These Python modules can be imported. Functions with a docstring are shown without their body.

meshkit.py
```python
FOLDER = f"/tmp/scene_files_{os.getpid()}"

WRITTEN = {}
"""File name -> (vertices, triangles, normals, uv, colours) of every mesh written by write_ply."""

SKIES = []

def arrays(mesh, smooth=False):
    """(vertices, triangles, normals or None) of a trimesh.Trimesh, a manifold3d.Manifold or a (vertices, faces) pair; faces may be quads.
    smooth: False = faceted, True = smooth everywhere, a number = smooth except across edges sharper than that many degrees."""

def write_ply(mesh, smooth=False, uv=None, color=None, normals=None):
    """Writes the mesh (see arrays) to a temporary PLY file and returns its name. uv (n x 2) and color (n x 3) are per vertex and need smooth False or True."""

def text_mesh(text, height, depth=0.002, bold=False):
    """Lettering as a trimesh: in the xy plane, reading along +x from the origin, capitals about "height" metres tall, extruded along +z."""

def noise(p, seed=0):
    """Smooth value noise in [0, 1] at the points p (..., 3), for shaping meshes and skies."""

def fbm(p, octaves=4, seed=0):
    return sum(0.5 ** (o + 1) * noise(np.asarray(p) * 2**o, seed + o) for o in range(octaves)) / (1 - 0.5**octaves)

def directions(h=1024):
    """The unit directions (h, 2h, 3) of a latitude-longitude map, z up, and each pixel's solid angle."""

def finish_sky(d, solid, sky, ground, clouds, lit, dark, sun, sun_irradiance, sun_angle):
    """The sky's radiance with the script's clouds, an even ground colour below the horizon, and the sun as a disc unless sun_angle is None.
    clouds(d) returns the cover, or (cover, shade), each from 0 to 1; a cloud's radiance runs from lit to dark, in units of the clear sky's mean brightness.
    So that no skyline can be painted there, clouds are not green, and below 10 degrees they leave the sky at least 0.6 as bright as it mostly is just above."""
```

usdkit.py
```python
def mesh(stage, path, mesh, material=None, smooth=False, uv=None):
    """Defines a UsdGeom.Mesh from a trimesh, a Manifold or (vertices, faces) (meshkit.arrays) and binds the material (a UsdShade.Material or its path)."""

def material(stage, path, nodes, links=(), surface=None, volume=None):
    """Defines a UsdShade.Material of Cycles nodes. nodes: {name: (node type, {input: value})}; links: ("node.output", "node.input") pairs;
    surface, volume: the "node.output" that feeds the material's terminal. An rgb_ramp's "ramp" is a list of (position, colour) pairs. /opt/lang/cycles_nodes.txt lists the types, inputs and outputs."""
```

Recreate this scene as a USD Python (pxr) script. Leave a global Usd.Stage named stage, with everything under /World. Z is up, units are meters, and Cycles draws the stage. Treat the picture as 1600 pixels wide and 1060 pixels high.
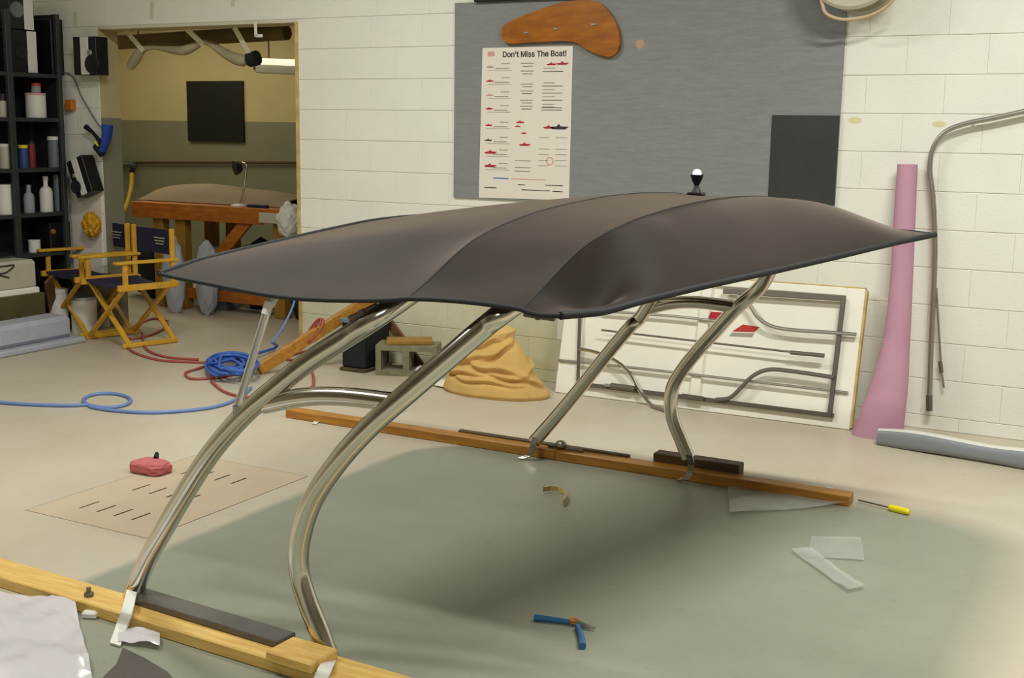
import math, random
import numpy as np, trimesh, usdkit, meshkit
from pxr import Usd, UsdGeom, UsdLux, UsdShade, Gf, Sdf
from shapely.geometry import Polygon, box as sbox
from shapely.ops import unary_union

stage = Usd.Stage.CreateInMemory()
UsdGeom.SetStageUpAxis(stage, 'Z'); UsdGeom.SetStageMetersPerUnit(stage, 1.0)
UsdGeom.Xform.Define(stage, '/World')
rng = random.Random(7); nrng = np.random.default_rng(7)

# ------------------------------------------------------------------ camera
FPX, YAW, PITCH, ROLL, EYE = 1880.0, math.radians(28.3), math.radians(9.82), math.radians(0.89), np.array([0, 0, 1.58])
fwd = np.array([-math.sin(YAW) * math.cos(PITCH), math.cos(YAW) * math.cos(PITCH), -math.sin(PITCH)])
rt = np.array([math.cos(YAW), math.sin(YAW), 0.0]); up = np.cross(rt, fwd)
RT = math.cos(ROLL) * rt + math.sin(ROLL) * up; UP = -math.sin(ROLL) * rt + math.cos(ROLL) * up
cam = UsdGeom.Camera.Define(stage, '/World/camera')
cam.CreateHorizontalApertureAttr(36.0); cam.CreateVerticalApertureAttr(36.0 * 1060 / 1600)
cam.CreateFocalLengthAttr(36.0 * FPX / 1600); cam.CreateClippingRangeAttr(Gf.Vec2f(0.05, 200))
M = Gf.Matrix4d(1)
for i, v in enumerate((RT, UP, -fwd)):
    M.SetRow(i, Gf.Vec4d(*map(float, v), 0))
M.SetRow(3, Gf.Vec4d(*map(float, EYE), 1))
cam.AddTransformOp().Set(M)
cam.CreateExposureAttr(0.70)

# ------------------------------------------------------------------ light
dome = UsdLux.DomeLight.Define(stage, '/World/room_fill'); dome.CreateIntensityAttr(0.0)
def strip_light(name, x, y, z, lx, ly, power, col):
    l = UsdLux.RectLight.Define(stage, '/World/' + name)
    l.CreateWidthAttr(lx); l.CreateHeightAttr(ly); l.CreateIntensityAttr(power); l.CreateColorAttr(Gf.Vec3f(*col))
    l.AddTranslateOp().Set(Gf.Vec3d(x, y, z))
LC = (1.0, 1.02, 0.98)
TUBES = [(-4.1, 1.8, 1.2, 58.0), (-0.6, 1.8, 1.2, 56.0), (-4.1, 4.3, 1.2, 66.0), (-0.1, 4.3, 1.2, 112.0), (0.8, -2.0, 2.4, 40.0)]
ZL = 3.7
for i, (x, y, lx, pw) in enumerate(TUBES):
    strip_light('tube_light_%03d' % i, x, y, ZL - 0.06, lx, 0.16, pw, LC)
strip_light('back_room_light', -8.4, 8.2, 2.70, 2.4, 1.4, 1.4, (1.0, 0.96, 0.70))

# ------------------------------------------------------------------ small helpers
def ray(x, y): return fwd + (x - 800) / FPX * RT - (y - 530) / FPX * UP
def at(x, y, axis=2, val=0.0):           # the point of the plane axis = val seen at that pixel
    d = ray(x, y); return EYE + (val - EYE[axis]) / d[axis] * d
def on_plane(x, y, p0, n):
    d = ray(x, y); return EYE + np.dot(np.asarray(p0) - EYE, n) / np.dot(d, n) * d
def lin(r, g, b):
    f = lambda c: (c / 12.92 if c <= .04045 else ((c + .055) / 1.055) ** 2.4)
    return tuple(f(v / 255.0) for v in (r, g, b))
cat = trimesh.util.concatenate
names = {}
def numbered(parent, name):
    k = (parent, name); n = names.get(k, 0); names[k] = n + 1
    return name if n == 0 else '%s_%03d' % (name, n)
MATS = {}
W2L = {}
def setd(prim, label=None, category=None, group=None, kind=None):
    for k, v in (('label', label), ('category', category), ('group', group), ('kind', kind)):
        if v: prim.SetCustomDataByKey(k, v)
def thing(name, label, category, loc=(0, 0, 0), rotz=0.0, group=None, kind=None):
    path = '/World/' + numbered('', name)
    x = UsdGeom.Xform.Define(stage, path); x.AddTranslateOp().Set(Gf.Vec3d(*map(float, loc)))
    if rotz: x.AddRotateZOp().Set(math.degrees(rotz))
    m = trimesh.transformations.translation_matrix(loc) @ trimesh.transformations.rotation_matrix(rotz, [0, 0, 1])
    W2L[path] = np.linalg.inv(m); setd(x.GetPrim(), label, category, group, kind)
    return path
def obj(name, mesh, mat, parent=None, label=None, category=None, group=None, kind=None, smooth=30, local=False):
    """one mesh; given in world coordinates unless local (then in the thing's own)"""
    path = (parent or '/World') + '/' + numbered(parent or '', name)
    v, f = np.array(mesh.vertices, float), np.array(mesh.faces)
    if parent and not local and parent in W2L:
        v = trimesh.transform_points(v, W2L[parent])
    if parent in W2L: W2L[path] = W2L[parent] if not local else np.eye(4)
    usdkit.mesh(stage, path, trimesh.Trimesh(v, f, process=False), MATS[mat], smooth=smooth)
    setd(stage.GetPrimAtPath(path), label, category, group, kind)
    return path
def struct(name, mesh, mat, smooth=30): return obj(name, mesh, mat, kind='structure', smooth=smooth)

def cbox(c, s, ch=0.003, rz=0.0):
    """box with chamfered edges; c centre, s size"""
    h = np.array(s, float) / 2; ch = min(ch, 0.45 * h.min()); P = []
    for sx in (-1, 1):
        for sy in (-1, 1):
            for sz in (-1, 1):
                q = np.array([sx, sy, sz]) * h
                for a in range(3):
                    e = q.copy()
                    for b in range(3):
                        if b != a: e[b] -= (sx, sy, sz)[b] * ch
                    P.append(e)
    m = trimesh.convex.convex_hull(np.array(P))
    if rz: m.apply_transform(trimesh.transformations.rotation_matrix(rz, [0, 0, 1]))
    m.apply_translation(c); return m
def pbox(c, s):
    m = trimesh.creation.box(s); m.apply_translation(c); return m
def bar(a, b, w, h, ch=0.003, upv=(0, 0, 1)):
    """rectangular bar from a to b, w across, h along up"""
    a, b = np.asarray(a, float), np.asarray(b, float); d = b - a; L = np.linalg.norm(d); d /= L
    s = np.cross(d, upv); s /= np.linalg.norm(s); u = np.cross(s, d)
    m = cbox((0, 0, 0), (L, w, h), ch); T = np.eye(4); T[:3, 0], T[:3, 1], T[:3, 2], T[:3, 3] = d, s, u, (a + b) / 2
    if np.linalg.det(T[:3, :3]) < 0: T[:3, 1] *= -1
    m.apply_transform(T); return m
def spline(P, n=8, closed=False):
    P = np.asarray(P, float)
    Q = np.vstack([P[-1:], P, P[:2]]) if closed else np.vstack([2 * P[0] - P[1], P, 2 * P[-1] - P[-2]])
    out = []
    for i in range(1, len(Q) - 2):
        p0, p1, p2, p3 = Q[i - 1:i + 3]
        for t in np.linspace(0, 1, n, endpoint=False):
            out.append(.5 * (2 * p1 + (p2 - p0) * t + (2 * p0 - 5 * p1 + 4 * p2 - p3) * t * t + (3 * p1 - p0 - 3 * p2 + p3) * t ** 3))
    if not closed: out.append(P[-1])
    return np.array(out)
def tube(P, r, n=10, flat=1.0):
    """swept round tube with closed ends; r a number or one per point"""
    P = np.asarray(P, float); r = np.broadcast_to(np.asarray(r, float), (len(P),))
    T = np.gradient(P, axis=0); T /= np.maximum(np.linalg.norm(T, axis=1, keepdims=True), 1e-9)
    a = np.array([0, 0, 1.0]) if abs(T[0, 2]) < .9 else np.array([1.0, 0, 0])
    u = np.cross(T[0], a); u /= np.linalg.norm(u); V = []; ang = np.linspace(0, 2 * np.pi, n, endpoint=False)
    for i in range(len(P)):
        u = u - T[i] * np.dot(u, T[i]); u /= np.linalg.norm(u); w = np.cross(T[i], u)
        V.append(P[i] + r[i] * (np.cos(ang)[:, None] * u + flat * np.sin(ang)[:, None] * w))
    k = len(P); V = np.vstack(V + [P[:1], P[-1:]]); F = []
    for i in range(k - 1):
        for j in range(n):
            A, B, C, D = i * n + j, i * n + (j + 1) % n, (i + 1) * n + (j + 1) % n, (i + 1) * n + j
            F += [[A, B, C], [A, C, D]]
    for j in range(n):
        F += [[k * n, (j + 1) % n, j], [k * n + 1, (k - 1) * n + j, (k - 1) * n + (j + 1) % n]]
    m = trimesh.Trimesh(V, F, process=False); m.fix_normals(); return m
def lathe(prof, c=(0, 0, 0), n=24, axis=None):
    """prof: (radius, height) pairs"""
    prof = np.array(prof, float); ang = np.linspace(0, 2 * np.pi, n, endpoint=False); V = []; F = []
    for r_, z_ in prof: V.append(np.c_[r_ * np.cos(ang), r_ * np.sin(ang), np.full(n, z_)])
    V = np.vstack(V)
    for i in range(len(prof) - 1):
        for j in range(n):
            A, B, C, D = i * n + j, i * n + (j + 1) % n, (i + 1) * n + (j + 1) % n, (i + 1) * n + j
            F += [[A, B, C], [A, C, D]]
    m = trimesh.Trimesh(V, F, process=False)
    if axis is not None: m.apply_transform(trimesh.geometry.align_vectors([0, 0, 1], axis))
    m.apply_translation(c); return m
def prism(poly, depth, T):
    """polygon in a plane: T maps (x, y, z) of the extrusion to the world"""
    ms = [trimesh.creation.extrude_polygon(g, depth, engine='earcut') for g in getattr(poly, 'geoms', [poly])]
    m = cat(ms); m.apply_transform(T); return m
def frame(o, x, y):
    x = np.asarray(x, float); y = np.asarray(y, float); x /= np.linalg.norm(x); y /= np.linalg.norm(y)
    T = np.eye(4); T[:3, 0], T[:3, 1], T[:3, 2], T[:3, 3] = x, y, np.cross(x, y), o; return T
def sheet(G, th):
    """closed thin shell from a grid of points G (a, b, 3)"""
    a, b = G.shape[:2]; du = np.gradient(G, axis=0); dv = np.gradient(G, axis=1); n = np.cross(du, dv)
    n /= np.maximum(np.linalg.norm(n, axis=-1, keepdims=True), 1e-9)
    top, bot = (G + n * th / 2).reshape(-1, 3), (G - n * th / 2).reshape(-1, 3); N = a * b; F = []
    idx = np.arange(N).reshape(a, b)
    for i in range(a - 1):
        for j in range(b - 1):
            A, B, C, D = idx[i, j], idx[i + 1, j], idx[i + 1, j + 1], idx[i, j + 1]
            F += [[A, B, C], [A, C, D], [N + A, N + C, N + B], [N + A, N + D, N + C]]
    rim = list(idx[0, :]) + list(idx[1:, -1]) + list(idx[-1, -2::-1]) + list(idx[-2:0:-1, 0])
    for p, q in zip(rim, rim[1:] + rim[:1]): F += [[p, q, N + q], [p, N + q, N + p]]
    m = trimesh.Trimesh(np.vstack([top, bot]), F, process=False); trimesh.repair.fix_winding(m); trimesh.repair.fix_inversion(m); return m
def blob(c, s, amp=.15, freq=3.0, seed=1, sub=4, floor=None, ridged=False, sq=1.0):
    m = trimesh.creation.icosphere(sub, 1.0); v = m.vertices.copy()
    if sq != 1: v = np.sign(v) * np.abs(v) ** sq
    f = meshkit.fbm(v * freq + 31.7 + seed, 4, seed)
    f = (1 - np.abs(2 * f - 1) * 2.2) if ridged else (f - .5) * 2
    v = v * (1 + amp * f[:, None]) * np.array(s); v += np.array(c)
    if floor is not None: v[:, 2] = np.maximum(v[:, 2], floor)
    return trimesh.Trimesh(v, m.faces, process=False)

# ------------------------------------------------------------------ materials
def mat(name, col, rough=.5, metal=0.0, noise=0.0, nscale=6.0, bump=0.0, bscale=120.0, spec=.5, sheen=0.0, tint=None, stretch=None, emit=0.0):
    nodes = {'p': ('principled_bsdf', dict(base_color=col, roughness=rough, metallic=metal, specular_ior_level=spec, sheen_weight=sheen, sheen_roughness=.5))}
    links = []
    if noise or bump or tint:
        nodes['tc'] = ('texture_coordinate', {}); src = 'tc.object'
        if stretch:
            nodes['mp'] = ('mapping', dict(scale=stretch)); links.append(('tc.object', 'mp.vector')); src = 'mp.vector'
    if noise or tint:
        nodes['n'] = ('noise_texture', dict(scale=nscale, detail=5.0, roughness=.6)); links.append((src, 'n.vector'))
        c2 = tint or tuple(c * (1 - noise) for c in col); c1 = col if tint else tuple(min(1, c * (1 + noise * .5)) for c in col)
        nodes['r'] = ('rgb_ramp', dict(ramp=[(.32, c2), (.68, c1)])); links += [('n.fac', 'r.fac'), ('r.color', 'p.base_color')]
    if bump:
        nodes['bn'] = ('noise_texture', dict(scale=bscale, detail=3.0)); nodes['b'] = ('bump', dict(strength=bump, distance=.004))
        links += [(src, 'bn.vector'), ('bn.fac', 'b.height'), ('b.normal', 'p.normal')]
    MATS[name] = usdkit.material(stage, '/World/Looks/' + name, nodes, links, surface='p.BSDF')
def film(name, col, through, rough=.15):
    MATS[name] = usdkit.material(stage, '/World/Looks/' + name, {
        't': ('transparent_bsdf', dict(color=(1, 1, 1))), 'p': ('principled_bsdf', dict(base_color=col, roughness=rough, specular_ior_level=.8)),
        'm': ('mix_closure', dict(fac=1 - through))}, [('t.BSDF', 'm.closure1'), ('p.BSDF', 'm.closure2')], surface='m.closure')
def glow(name, col, s):
    MATS[name] = usdkit.material(stage, '/World/Looks/' + name, {'p': ('principled_bsdf', dict(base_color=col, emission_color=col, emission_strength=s))}, [], surface='p.BSDF')

mat('block_paint', lin(240, 239, 226), .55, noise=.04, nscale=2.2, bump=.35, bscale=60)
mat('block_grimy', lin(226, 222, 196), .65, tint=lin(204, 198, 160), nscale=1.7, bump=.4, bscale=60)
mat('mortar', lin(214, 210, 190), .8)
mat('wall_plain', lin(224, 219, 198), .7, noise=.04)
mat('ceiling_paint', lin(205, 200, 185), .8); mat('ceiling_dark', lin(178, 174, 160), .9); mat('wall_shop', lin(160, 156, 142), .8, noise=.1)
mat('board_grey', lin(140, 142, 140), .85, noise=.10, nscale=9, bump=.3, bscale=180, stretch=(1, 1, 7))
mat('board_dark', lin(52, 54, 50), .7, noise=.2, nscale=5)
mat('black', lin(22, 21, 24), .45)
mat('black_soft', lin(25, 26, 30), .8, noise=.4, nscale=8)
mat('paper', lin(236, 228, 214), .7)
mat('ink', lin(60, 54, 50), .8); mat('ink_grey', lin(168, 160, 150), .8); mat('ink_red', lin(180, 40, 50), .8); mat('ink_pink', lin(214, 160, 156), .8); mat('ink_blue', lin(70, 110, 170), .8)
mat('amber_wood', lin(176, 106, 16), .35, tint=lin(140, 76, 10), nscale=5, stretch=(1, 1, 4))
mat('pine', lin(238, 202, 118), .55, tint=lin(216, 168, 84), nscale=5, stretch=(1, 10, 10))
mat('pine_amber', lin(196, 138, 48), .5, tint=lin(158, 102, 30), nscale=4, stretch=(1, 10, 10))
mat('wood_dark', lin(98, 78, 46), .6, tint=lin(70, 54, 32), nscale=5, stretch=(1, 10, 10))
mat('wood_orange', lin(196, 116, 36), .5, tint=lin(160, 88, 24), nscale=4, stretch=(2, 8, 8))
mat('wood_leg', lin(160, 118, 40), .55, noise=.15, nscale=8)
mat('chair_wood', lin(232, 182, 62), .4, tint=lin(204, 148, 40), nscale=9)
mat('plank_gloss', lin(92, 88, 84), .22, noise=.25, nscale=7)
mat('navy', lin(36, 34, 66), .85, noise=.15, nscale=12)
mat('chrome', lin(222, 217, 205), .17, metal=1.0)
mat('bright_steel', lin(236, 234, 228), .3, metal=.9)
mat('steel', lin(172, 168, 158), .38, metal=.85)
mat('steel_dark', lin(122, 116, 106), .4, metal=.7)
mat('white_tape', lin(240, 238, 226), .45)
mat('white_plastic', lin(228, 226, 216), .4)
mat('white_panel', lin(250, 246, 230), .5, noise=.04, nscale=3)
mat('panel_edge', lin(206, 178, 112), .7, noise=.25, nscale=14)
mat('grey_metal', lin(62, 66, 64), .5, metal=.3, noise=.12)
mat('pink_foam', lin(196, 146, 166), .8, noise=.06, nscale=5)
mat('sheet_shaded', lin(138, 144, 148), .45);  # shade on the front of the curled sheet, put into its colour
mat('tan_canvas', lin(216, 176, 104), .9, noise=.10, nscale=7, bump=.2, bscale=300)
mat('bench_cloth', lin(150, 132, 108), .9, noise=.08); mat('beige_cloth', lin(206, 182, 150), .9, noise=.08)
mat('grey_cloth', lin(178, 168, 132), .9, noise=.15)
mat('sling_web', lin(214, 206, 176), .8); mat('brown_cloth', lin(112, 92, 52), .85, noise=.15)
mat('blue_hose', lin(60, 104, 190), .4); mat('blue_hose_pale', lin(112, 138, 196), .45); mat('red_hose', lin(172, 84, 72), .5)
mat('yellow', lin(240, 226, 30), .4); mat('yellow_hose', lin(190, 152, 50), .5); mat('gold', lin(214, 156, 24), .45, noise=.3, nscale=40)
mat('blue_tool', lin(40, 100, 150), .45); mat('blue', lin(30, 70, 160), .5)
mat('orange', lin(196, 112, 30), .5); mat('red', lin(190, 50, 40), .5); mat('rag_red', lin(196, 106, 106), .9, noise=.12, nscale=30)
mat('beige_plastic', lin(196, 190, 168), .55, noise=.06); mat('olive', lin(92, 84, 48), .8, noise=.2)
mat('brown_board', lin(104, 70, 36), .7, noise=.15); mat('pale_blue', lin(176, 180, 190), .7, noise=.1)
mat('concrete_block', lin(132, 128, 100), .9, noise=.25, nscale=18, bump=.5)
mat('hole_brown', lin(70, 52, 40), .95, noise=.3); mat('grey_plastic', lin(110, 116, 118), .5)
mat('teal_dark', lin(22, 40, 44), .6, noise=.3); mat('slate', lin(110, 124, 130), .6)
mat('can_blue', lin(50, 80, 140), .35); mat('can_red', lin(120, 40, 46), .4); mat('silver', lin(190, 190, 188), .3, metal=.7)
mat('patch_brown', lin(92, 84, 76), .8, noise=.2); mat('stain_yellow', lin(226, 216, 168), .8); mat('stain_peach', lin(190, 150, 122), .85)
mat('plate_paint', lin(198, 180, 152), .55, noise=.06, nscale=5)
mat('pit', lin(40, 34, 28), .9)
film('clear_film', lin(215, 216, 210), .74); film('milky_film', lin(240, 234, 234), .30, .2); film('clear_glass', lin(200, 205, 205), .5, .1)
glow('lamp_white', (1.0, .97, .9), 6.0); glow('nav_white', (.95, .85, 1.0), 1.2); glow('tube_dim', (1.0, .92, .7), .55)
# canopy fabric: woven charcoal acrylic
MATS['canvas'] = usdkit.material(stage, '/World/Looks/canvas', {
    'tc': ('texture_coordinate', {}), 'n': ('noise_texture', dict(scale=5.0, detail=4.0)),
    'r': ('rgb_ramp', dict(ramp=[(.3, lin(44, 38, 33)), (.7, lin(52, 45, 40))])),
    'bn': ('noise_texture', dict(scale=420.0, detail=2.0)), 'b': ('bump', dict(strength=.25, distance=.001)),
    'p': ('principled_bsdf', dict(roughness=.62, sheen_weight=1.0, sheen_roughness=.27, sheen_tint=(1.0, .82, .72), specular_ior_level=.10))},
    [('tc.object', 'n.vector'), ('n.fac', 'r.fac'), ('r.color', 'p.base_color'), ('tc.object', 'bn.vector'), ('bn.fac', 'b.height'), ('b.normal', 'p.normal')], surface='p.BSDF')
mat('binding', lin(26, 25, 27), .7)
# concrete floor: beige sealed concrete, with a grey rounded rectangle mixed in
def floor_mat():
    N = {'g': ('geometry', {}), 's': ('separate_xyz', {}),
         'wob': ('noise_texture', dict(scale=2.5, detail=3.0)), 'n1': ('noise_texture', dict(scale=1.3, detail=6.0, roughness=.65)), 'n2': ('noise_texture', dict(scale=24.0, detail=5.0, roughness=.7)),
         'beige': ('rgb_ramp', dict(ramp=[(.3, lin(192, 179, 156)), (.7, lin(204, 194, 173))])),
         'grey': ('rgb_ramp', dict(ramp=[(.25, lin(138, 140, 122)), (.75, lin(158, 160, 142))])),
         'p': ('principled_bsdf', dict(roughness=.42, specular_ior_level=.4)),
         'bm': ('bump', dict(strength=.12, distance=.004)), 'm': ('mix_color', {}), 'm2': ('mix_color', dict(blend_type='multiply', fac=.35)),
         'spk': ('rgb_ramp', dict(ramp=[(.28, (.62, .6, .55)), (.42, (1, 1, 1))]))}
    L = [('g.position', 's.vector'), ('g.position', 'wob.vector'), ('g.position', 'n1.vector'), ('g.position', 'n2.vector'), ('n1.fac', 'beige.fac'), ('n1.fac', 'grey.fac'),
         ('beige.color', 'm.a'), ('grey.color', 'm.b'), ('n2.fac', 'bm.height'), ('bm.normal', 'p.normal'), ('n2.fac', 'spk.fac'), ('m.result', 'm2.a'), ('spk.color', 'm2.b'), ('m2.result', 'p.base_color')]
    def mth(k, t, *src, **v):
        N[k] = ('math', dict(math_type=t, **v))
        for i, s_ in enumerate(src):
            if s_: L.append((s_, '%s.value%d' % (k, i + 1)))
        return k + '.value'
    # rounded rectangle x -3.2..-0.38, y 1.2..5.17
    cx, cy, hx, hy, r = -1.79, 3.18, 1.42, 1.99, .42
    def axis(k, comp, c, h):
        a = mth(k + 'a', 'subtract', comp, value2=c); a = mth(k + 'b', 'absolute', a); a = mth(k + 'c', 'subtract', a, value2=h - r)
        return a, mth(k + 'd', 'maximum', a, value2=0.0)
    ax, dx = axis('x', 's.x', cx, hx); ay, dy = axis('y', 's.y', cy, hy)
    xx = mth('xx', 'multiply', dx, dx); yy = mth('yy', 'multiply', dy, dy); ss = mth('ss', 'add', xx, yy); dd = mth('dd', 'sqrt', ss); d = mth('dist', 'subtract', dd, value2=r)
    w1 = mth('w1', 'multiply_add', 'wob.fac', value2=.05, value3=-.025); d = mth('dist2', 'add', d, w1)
    # the edge of the rectangle is crisper at the west side than at the east
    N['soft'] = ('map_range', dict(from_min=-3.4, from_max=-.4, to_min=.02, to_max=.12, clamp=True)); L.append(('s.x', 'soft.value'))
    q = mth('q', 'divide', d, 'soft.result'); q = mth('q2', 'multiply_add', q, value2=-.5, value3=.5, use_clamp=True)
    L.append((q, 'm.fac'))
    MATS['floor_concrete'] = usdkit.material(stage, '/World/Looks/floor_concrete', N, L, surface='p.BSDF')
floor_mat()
# back room wall: tan above, grey below
MATS['two_tone'] = usdkit.material(stage, '/World/Looks/two_tone', {
    'g': ('geometry', {}), 's': ('separate_xyz', {}), 'm': ('math', dict(math_type='greater_than', value2=1.63)), 'c': ('mix_color', dict(a=lin(140, 138, 116), b=lin(206, 190, 142))),
    'n': ('noise_texture', dict(scale=2.0, detail=4.0)), 'r': ('rgb_ramp', dict(ramp=[(.3, (.88, .88, .88)), (.7, (1, 1, 1))])), 'x': ('mix_color', dict(blend_type='multiply', fac=1.0)), 'p': ('principled_bsdf', dict(roughness=.7))},
    [('g.position', 's.vector'), ('s.z', 'm.value1'), ('m.value', 'c.fac'), ('g.position', 'n.vector'), ('n.fac', 'r.fac'), ('c.result', 'x.a'), ('r.color', 'x.b'), ('x.result', 'p.base_color')], surface='p.BSDF')

# ------------------------------------------------------------------ the room
WY, XL, XR, YF, CZ = 6.75, -7.93, 5.0, -7.0, 4.2         # back wall plane, left wall, right wall, wall behind the camera, ceiling
DX0, DX1, DZ = -7.25, -5.345, 2.29                        # doorway to the back room
HX0, HX1, HY0, HY1 = -4.035, -3.35, 3.265, 4.26           # hatch plate in the floor
fl = sbox(-10.5, YF - .1, XR + .1, 9.6).difference(sbox(HX0 - .004, HY0 - .004, HX1 + .004, HY1 + .004))
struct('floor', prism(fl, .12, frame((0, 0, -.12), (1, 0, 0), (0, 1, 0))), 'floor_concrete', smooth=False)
plate = sbox(HX0, HY0, HX1, HY1)
slots = [sbox(-3.865 + .099 * i - .006, y0, -3.865 + .099 * i + .006, y0 + .105) for y0 in (3.395, 3.69, 3.99) for i in range(4)]
t = thing('floor_hatch', 'flat beige floor hatch plate with three rows of dark slots', 'floor hatch', ((HX0 + HX1) / 2, (HY0 + HY1) / 2, 0))
obj('hatch_plate', prism(plate.difference(unary_union(slots)), .012, frame((0, 0, -.0115), (1, 0, 0), (0, 1, 0))), 'plate_paint', t, smooth=False)
obj('pit_liner', pbox(((HX0 + HX1) / 2, (HY0 + HY1) / 2, -.09), (HX1 - HX0, HY1 - HY0, .02)), 'pit', t, smooth=False)

TH = .2
def slab(x0, x1, y0, y1, z0, z1): return pbox(((x0 + x1) / 2, (y0 + y1) / 2, (z0 + z1) / 2), (x1 - x0, y1 - y0, z1 - z0))
wb = struct('wall_back', cat([slab(DX1, XR, WY + .005, WY + TH, 0, CZ), slab(XL, DX0, WY + .005, WY + TH, 0, CZ), slab(DX0, DX1, WY + .005, WY + TH, DZ, CZ)]), 'mortar', smooth=False)
COURSE, Z0, BL = .2032, .077, .4064
def block(x0, x1, z0, z1):
    g = .0014; x0, x1, z0, z1 = x0 + g * .25, x1 - g * .25, z0 + g, z1 - g; c = .003; e = .0012; Y0, Y1 = WY, WY + .03
    V = [(x0 + e, Y0, z0 + c), (x1 - e, Y0, z0 + c), (x1 - e, Y0, z1 - c), (x0 + e, Y0, z1 - c), (x0, Y0 + e, z0), (x1, Y0 + e, z0), (x1, Y0 + e, z1), (x0, Y0 + e, z1), (x0, Y1, z0), (x1, Y1, z0), (x1, Y1, z1), (x0, Y1, z1)]
    F = [[0, 1, 2], [0, 2, 3]]
    for i in range(4):
        j = (i + 1) % 4; F += [[i, i + 4, j + 4], [i, j + 4, j], [i + 4, i + 8, j + 8], [i + 4, j + 8, j + 4]]
    m = trimesh.Trimesh(V, F, process=False); return m
rows = [(0, Z0)] + [(Z0 + COURSE * k, Z0 + COURSE * (k + 1)) for k in range(12)]
for k, (z0, z1) in enumerate(rows):
    spans = [(XL, DX0), (DX1, .60)] if z1 <= DZ + .03 else [(XL, .60)]
    for a, b in spans:
        x = a - (BL / 2 if k % 2 else 0)
        while x < b - .01:
            xa, xb = max(x, a), min(x + BL, b)
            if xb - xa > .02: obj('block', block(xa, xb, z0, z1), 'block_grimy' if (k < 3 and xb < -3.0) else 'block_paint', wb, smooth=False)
            x += BL
struct('wall_upper', slab(XL, .6, WY - .0005, WY + .03, rows[-1][1], CZ), 'block_paint', smooth=False)
struct('wall_side', slab(.6, XR, WY - .0005, WY + .03, 0, CZ), 'block_paint', smooth=False)
struct('wall_left', slab(XL - .15, XL, YF, WY, 0, CZ), 'wall_plain', smooth=False)
struct('wall_right', slab(XR, XR + .15, YF, WY + TH, 0, CZ), 'wall_shop', smooth=False)
struct('wall_front', slab(XL, XR, YF - .15, YF, 0, CZ), 'wall_shop', smooth=False)
struct('ceiling', slab(XL - .15, XR + .15, YF - .15, WY + TH, CZ, CZ + .1), 'ceiling_dark', smooth=False)
# back room
BY, BX0, BX1, BZ = 9.5, -10.3, -4.6, 2.75
struct('wall_far', slab(BX0, BX1, BY, BY + .12, 0, BZ), 'two_tone', smooth=False)
struct('wall_far_left', slab(BX0 - .12, BX0, WY + TH, BY, 0, BZ), 'two_tone', smooth=False)
struct('wall_far_right', slab(BX1, BX1 + .12, WY + TH, BY, 0, BZ), 'two_tone', smooth=False)
struct('wall_far_inner', slab(BX0, XL, WY + .1, WY + TH, 0, BZ), 'two_tone', smooth=False)
struct('ceiling_far', slab(BX0, BX1, WY + TH, BY + .12, BZ, BZ + .08), 'ceiling_paint', smooth=False)
struct('trim_jamb', cat([slab(DX0, DX0 + .004, WY + .004, WY + TH, 0, DZ), slab(DX0, DX1, WY + .03, WY + TH, DZ - .004, DZ)]), 'two_tone', smooth=False)
obj('trim_strip', cat([slab(DX1 - .012, DX1 + .012, WY - .012, WY + .06, .0, DZ)]), 'panel_edge', kind='structure', smooth=False)

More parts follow.
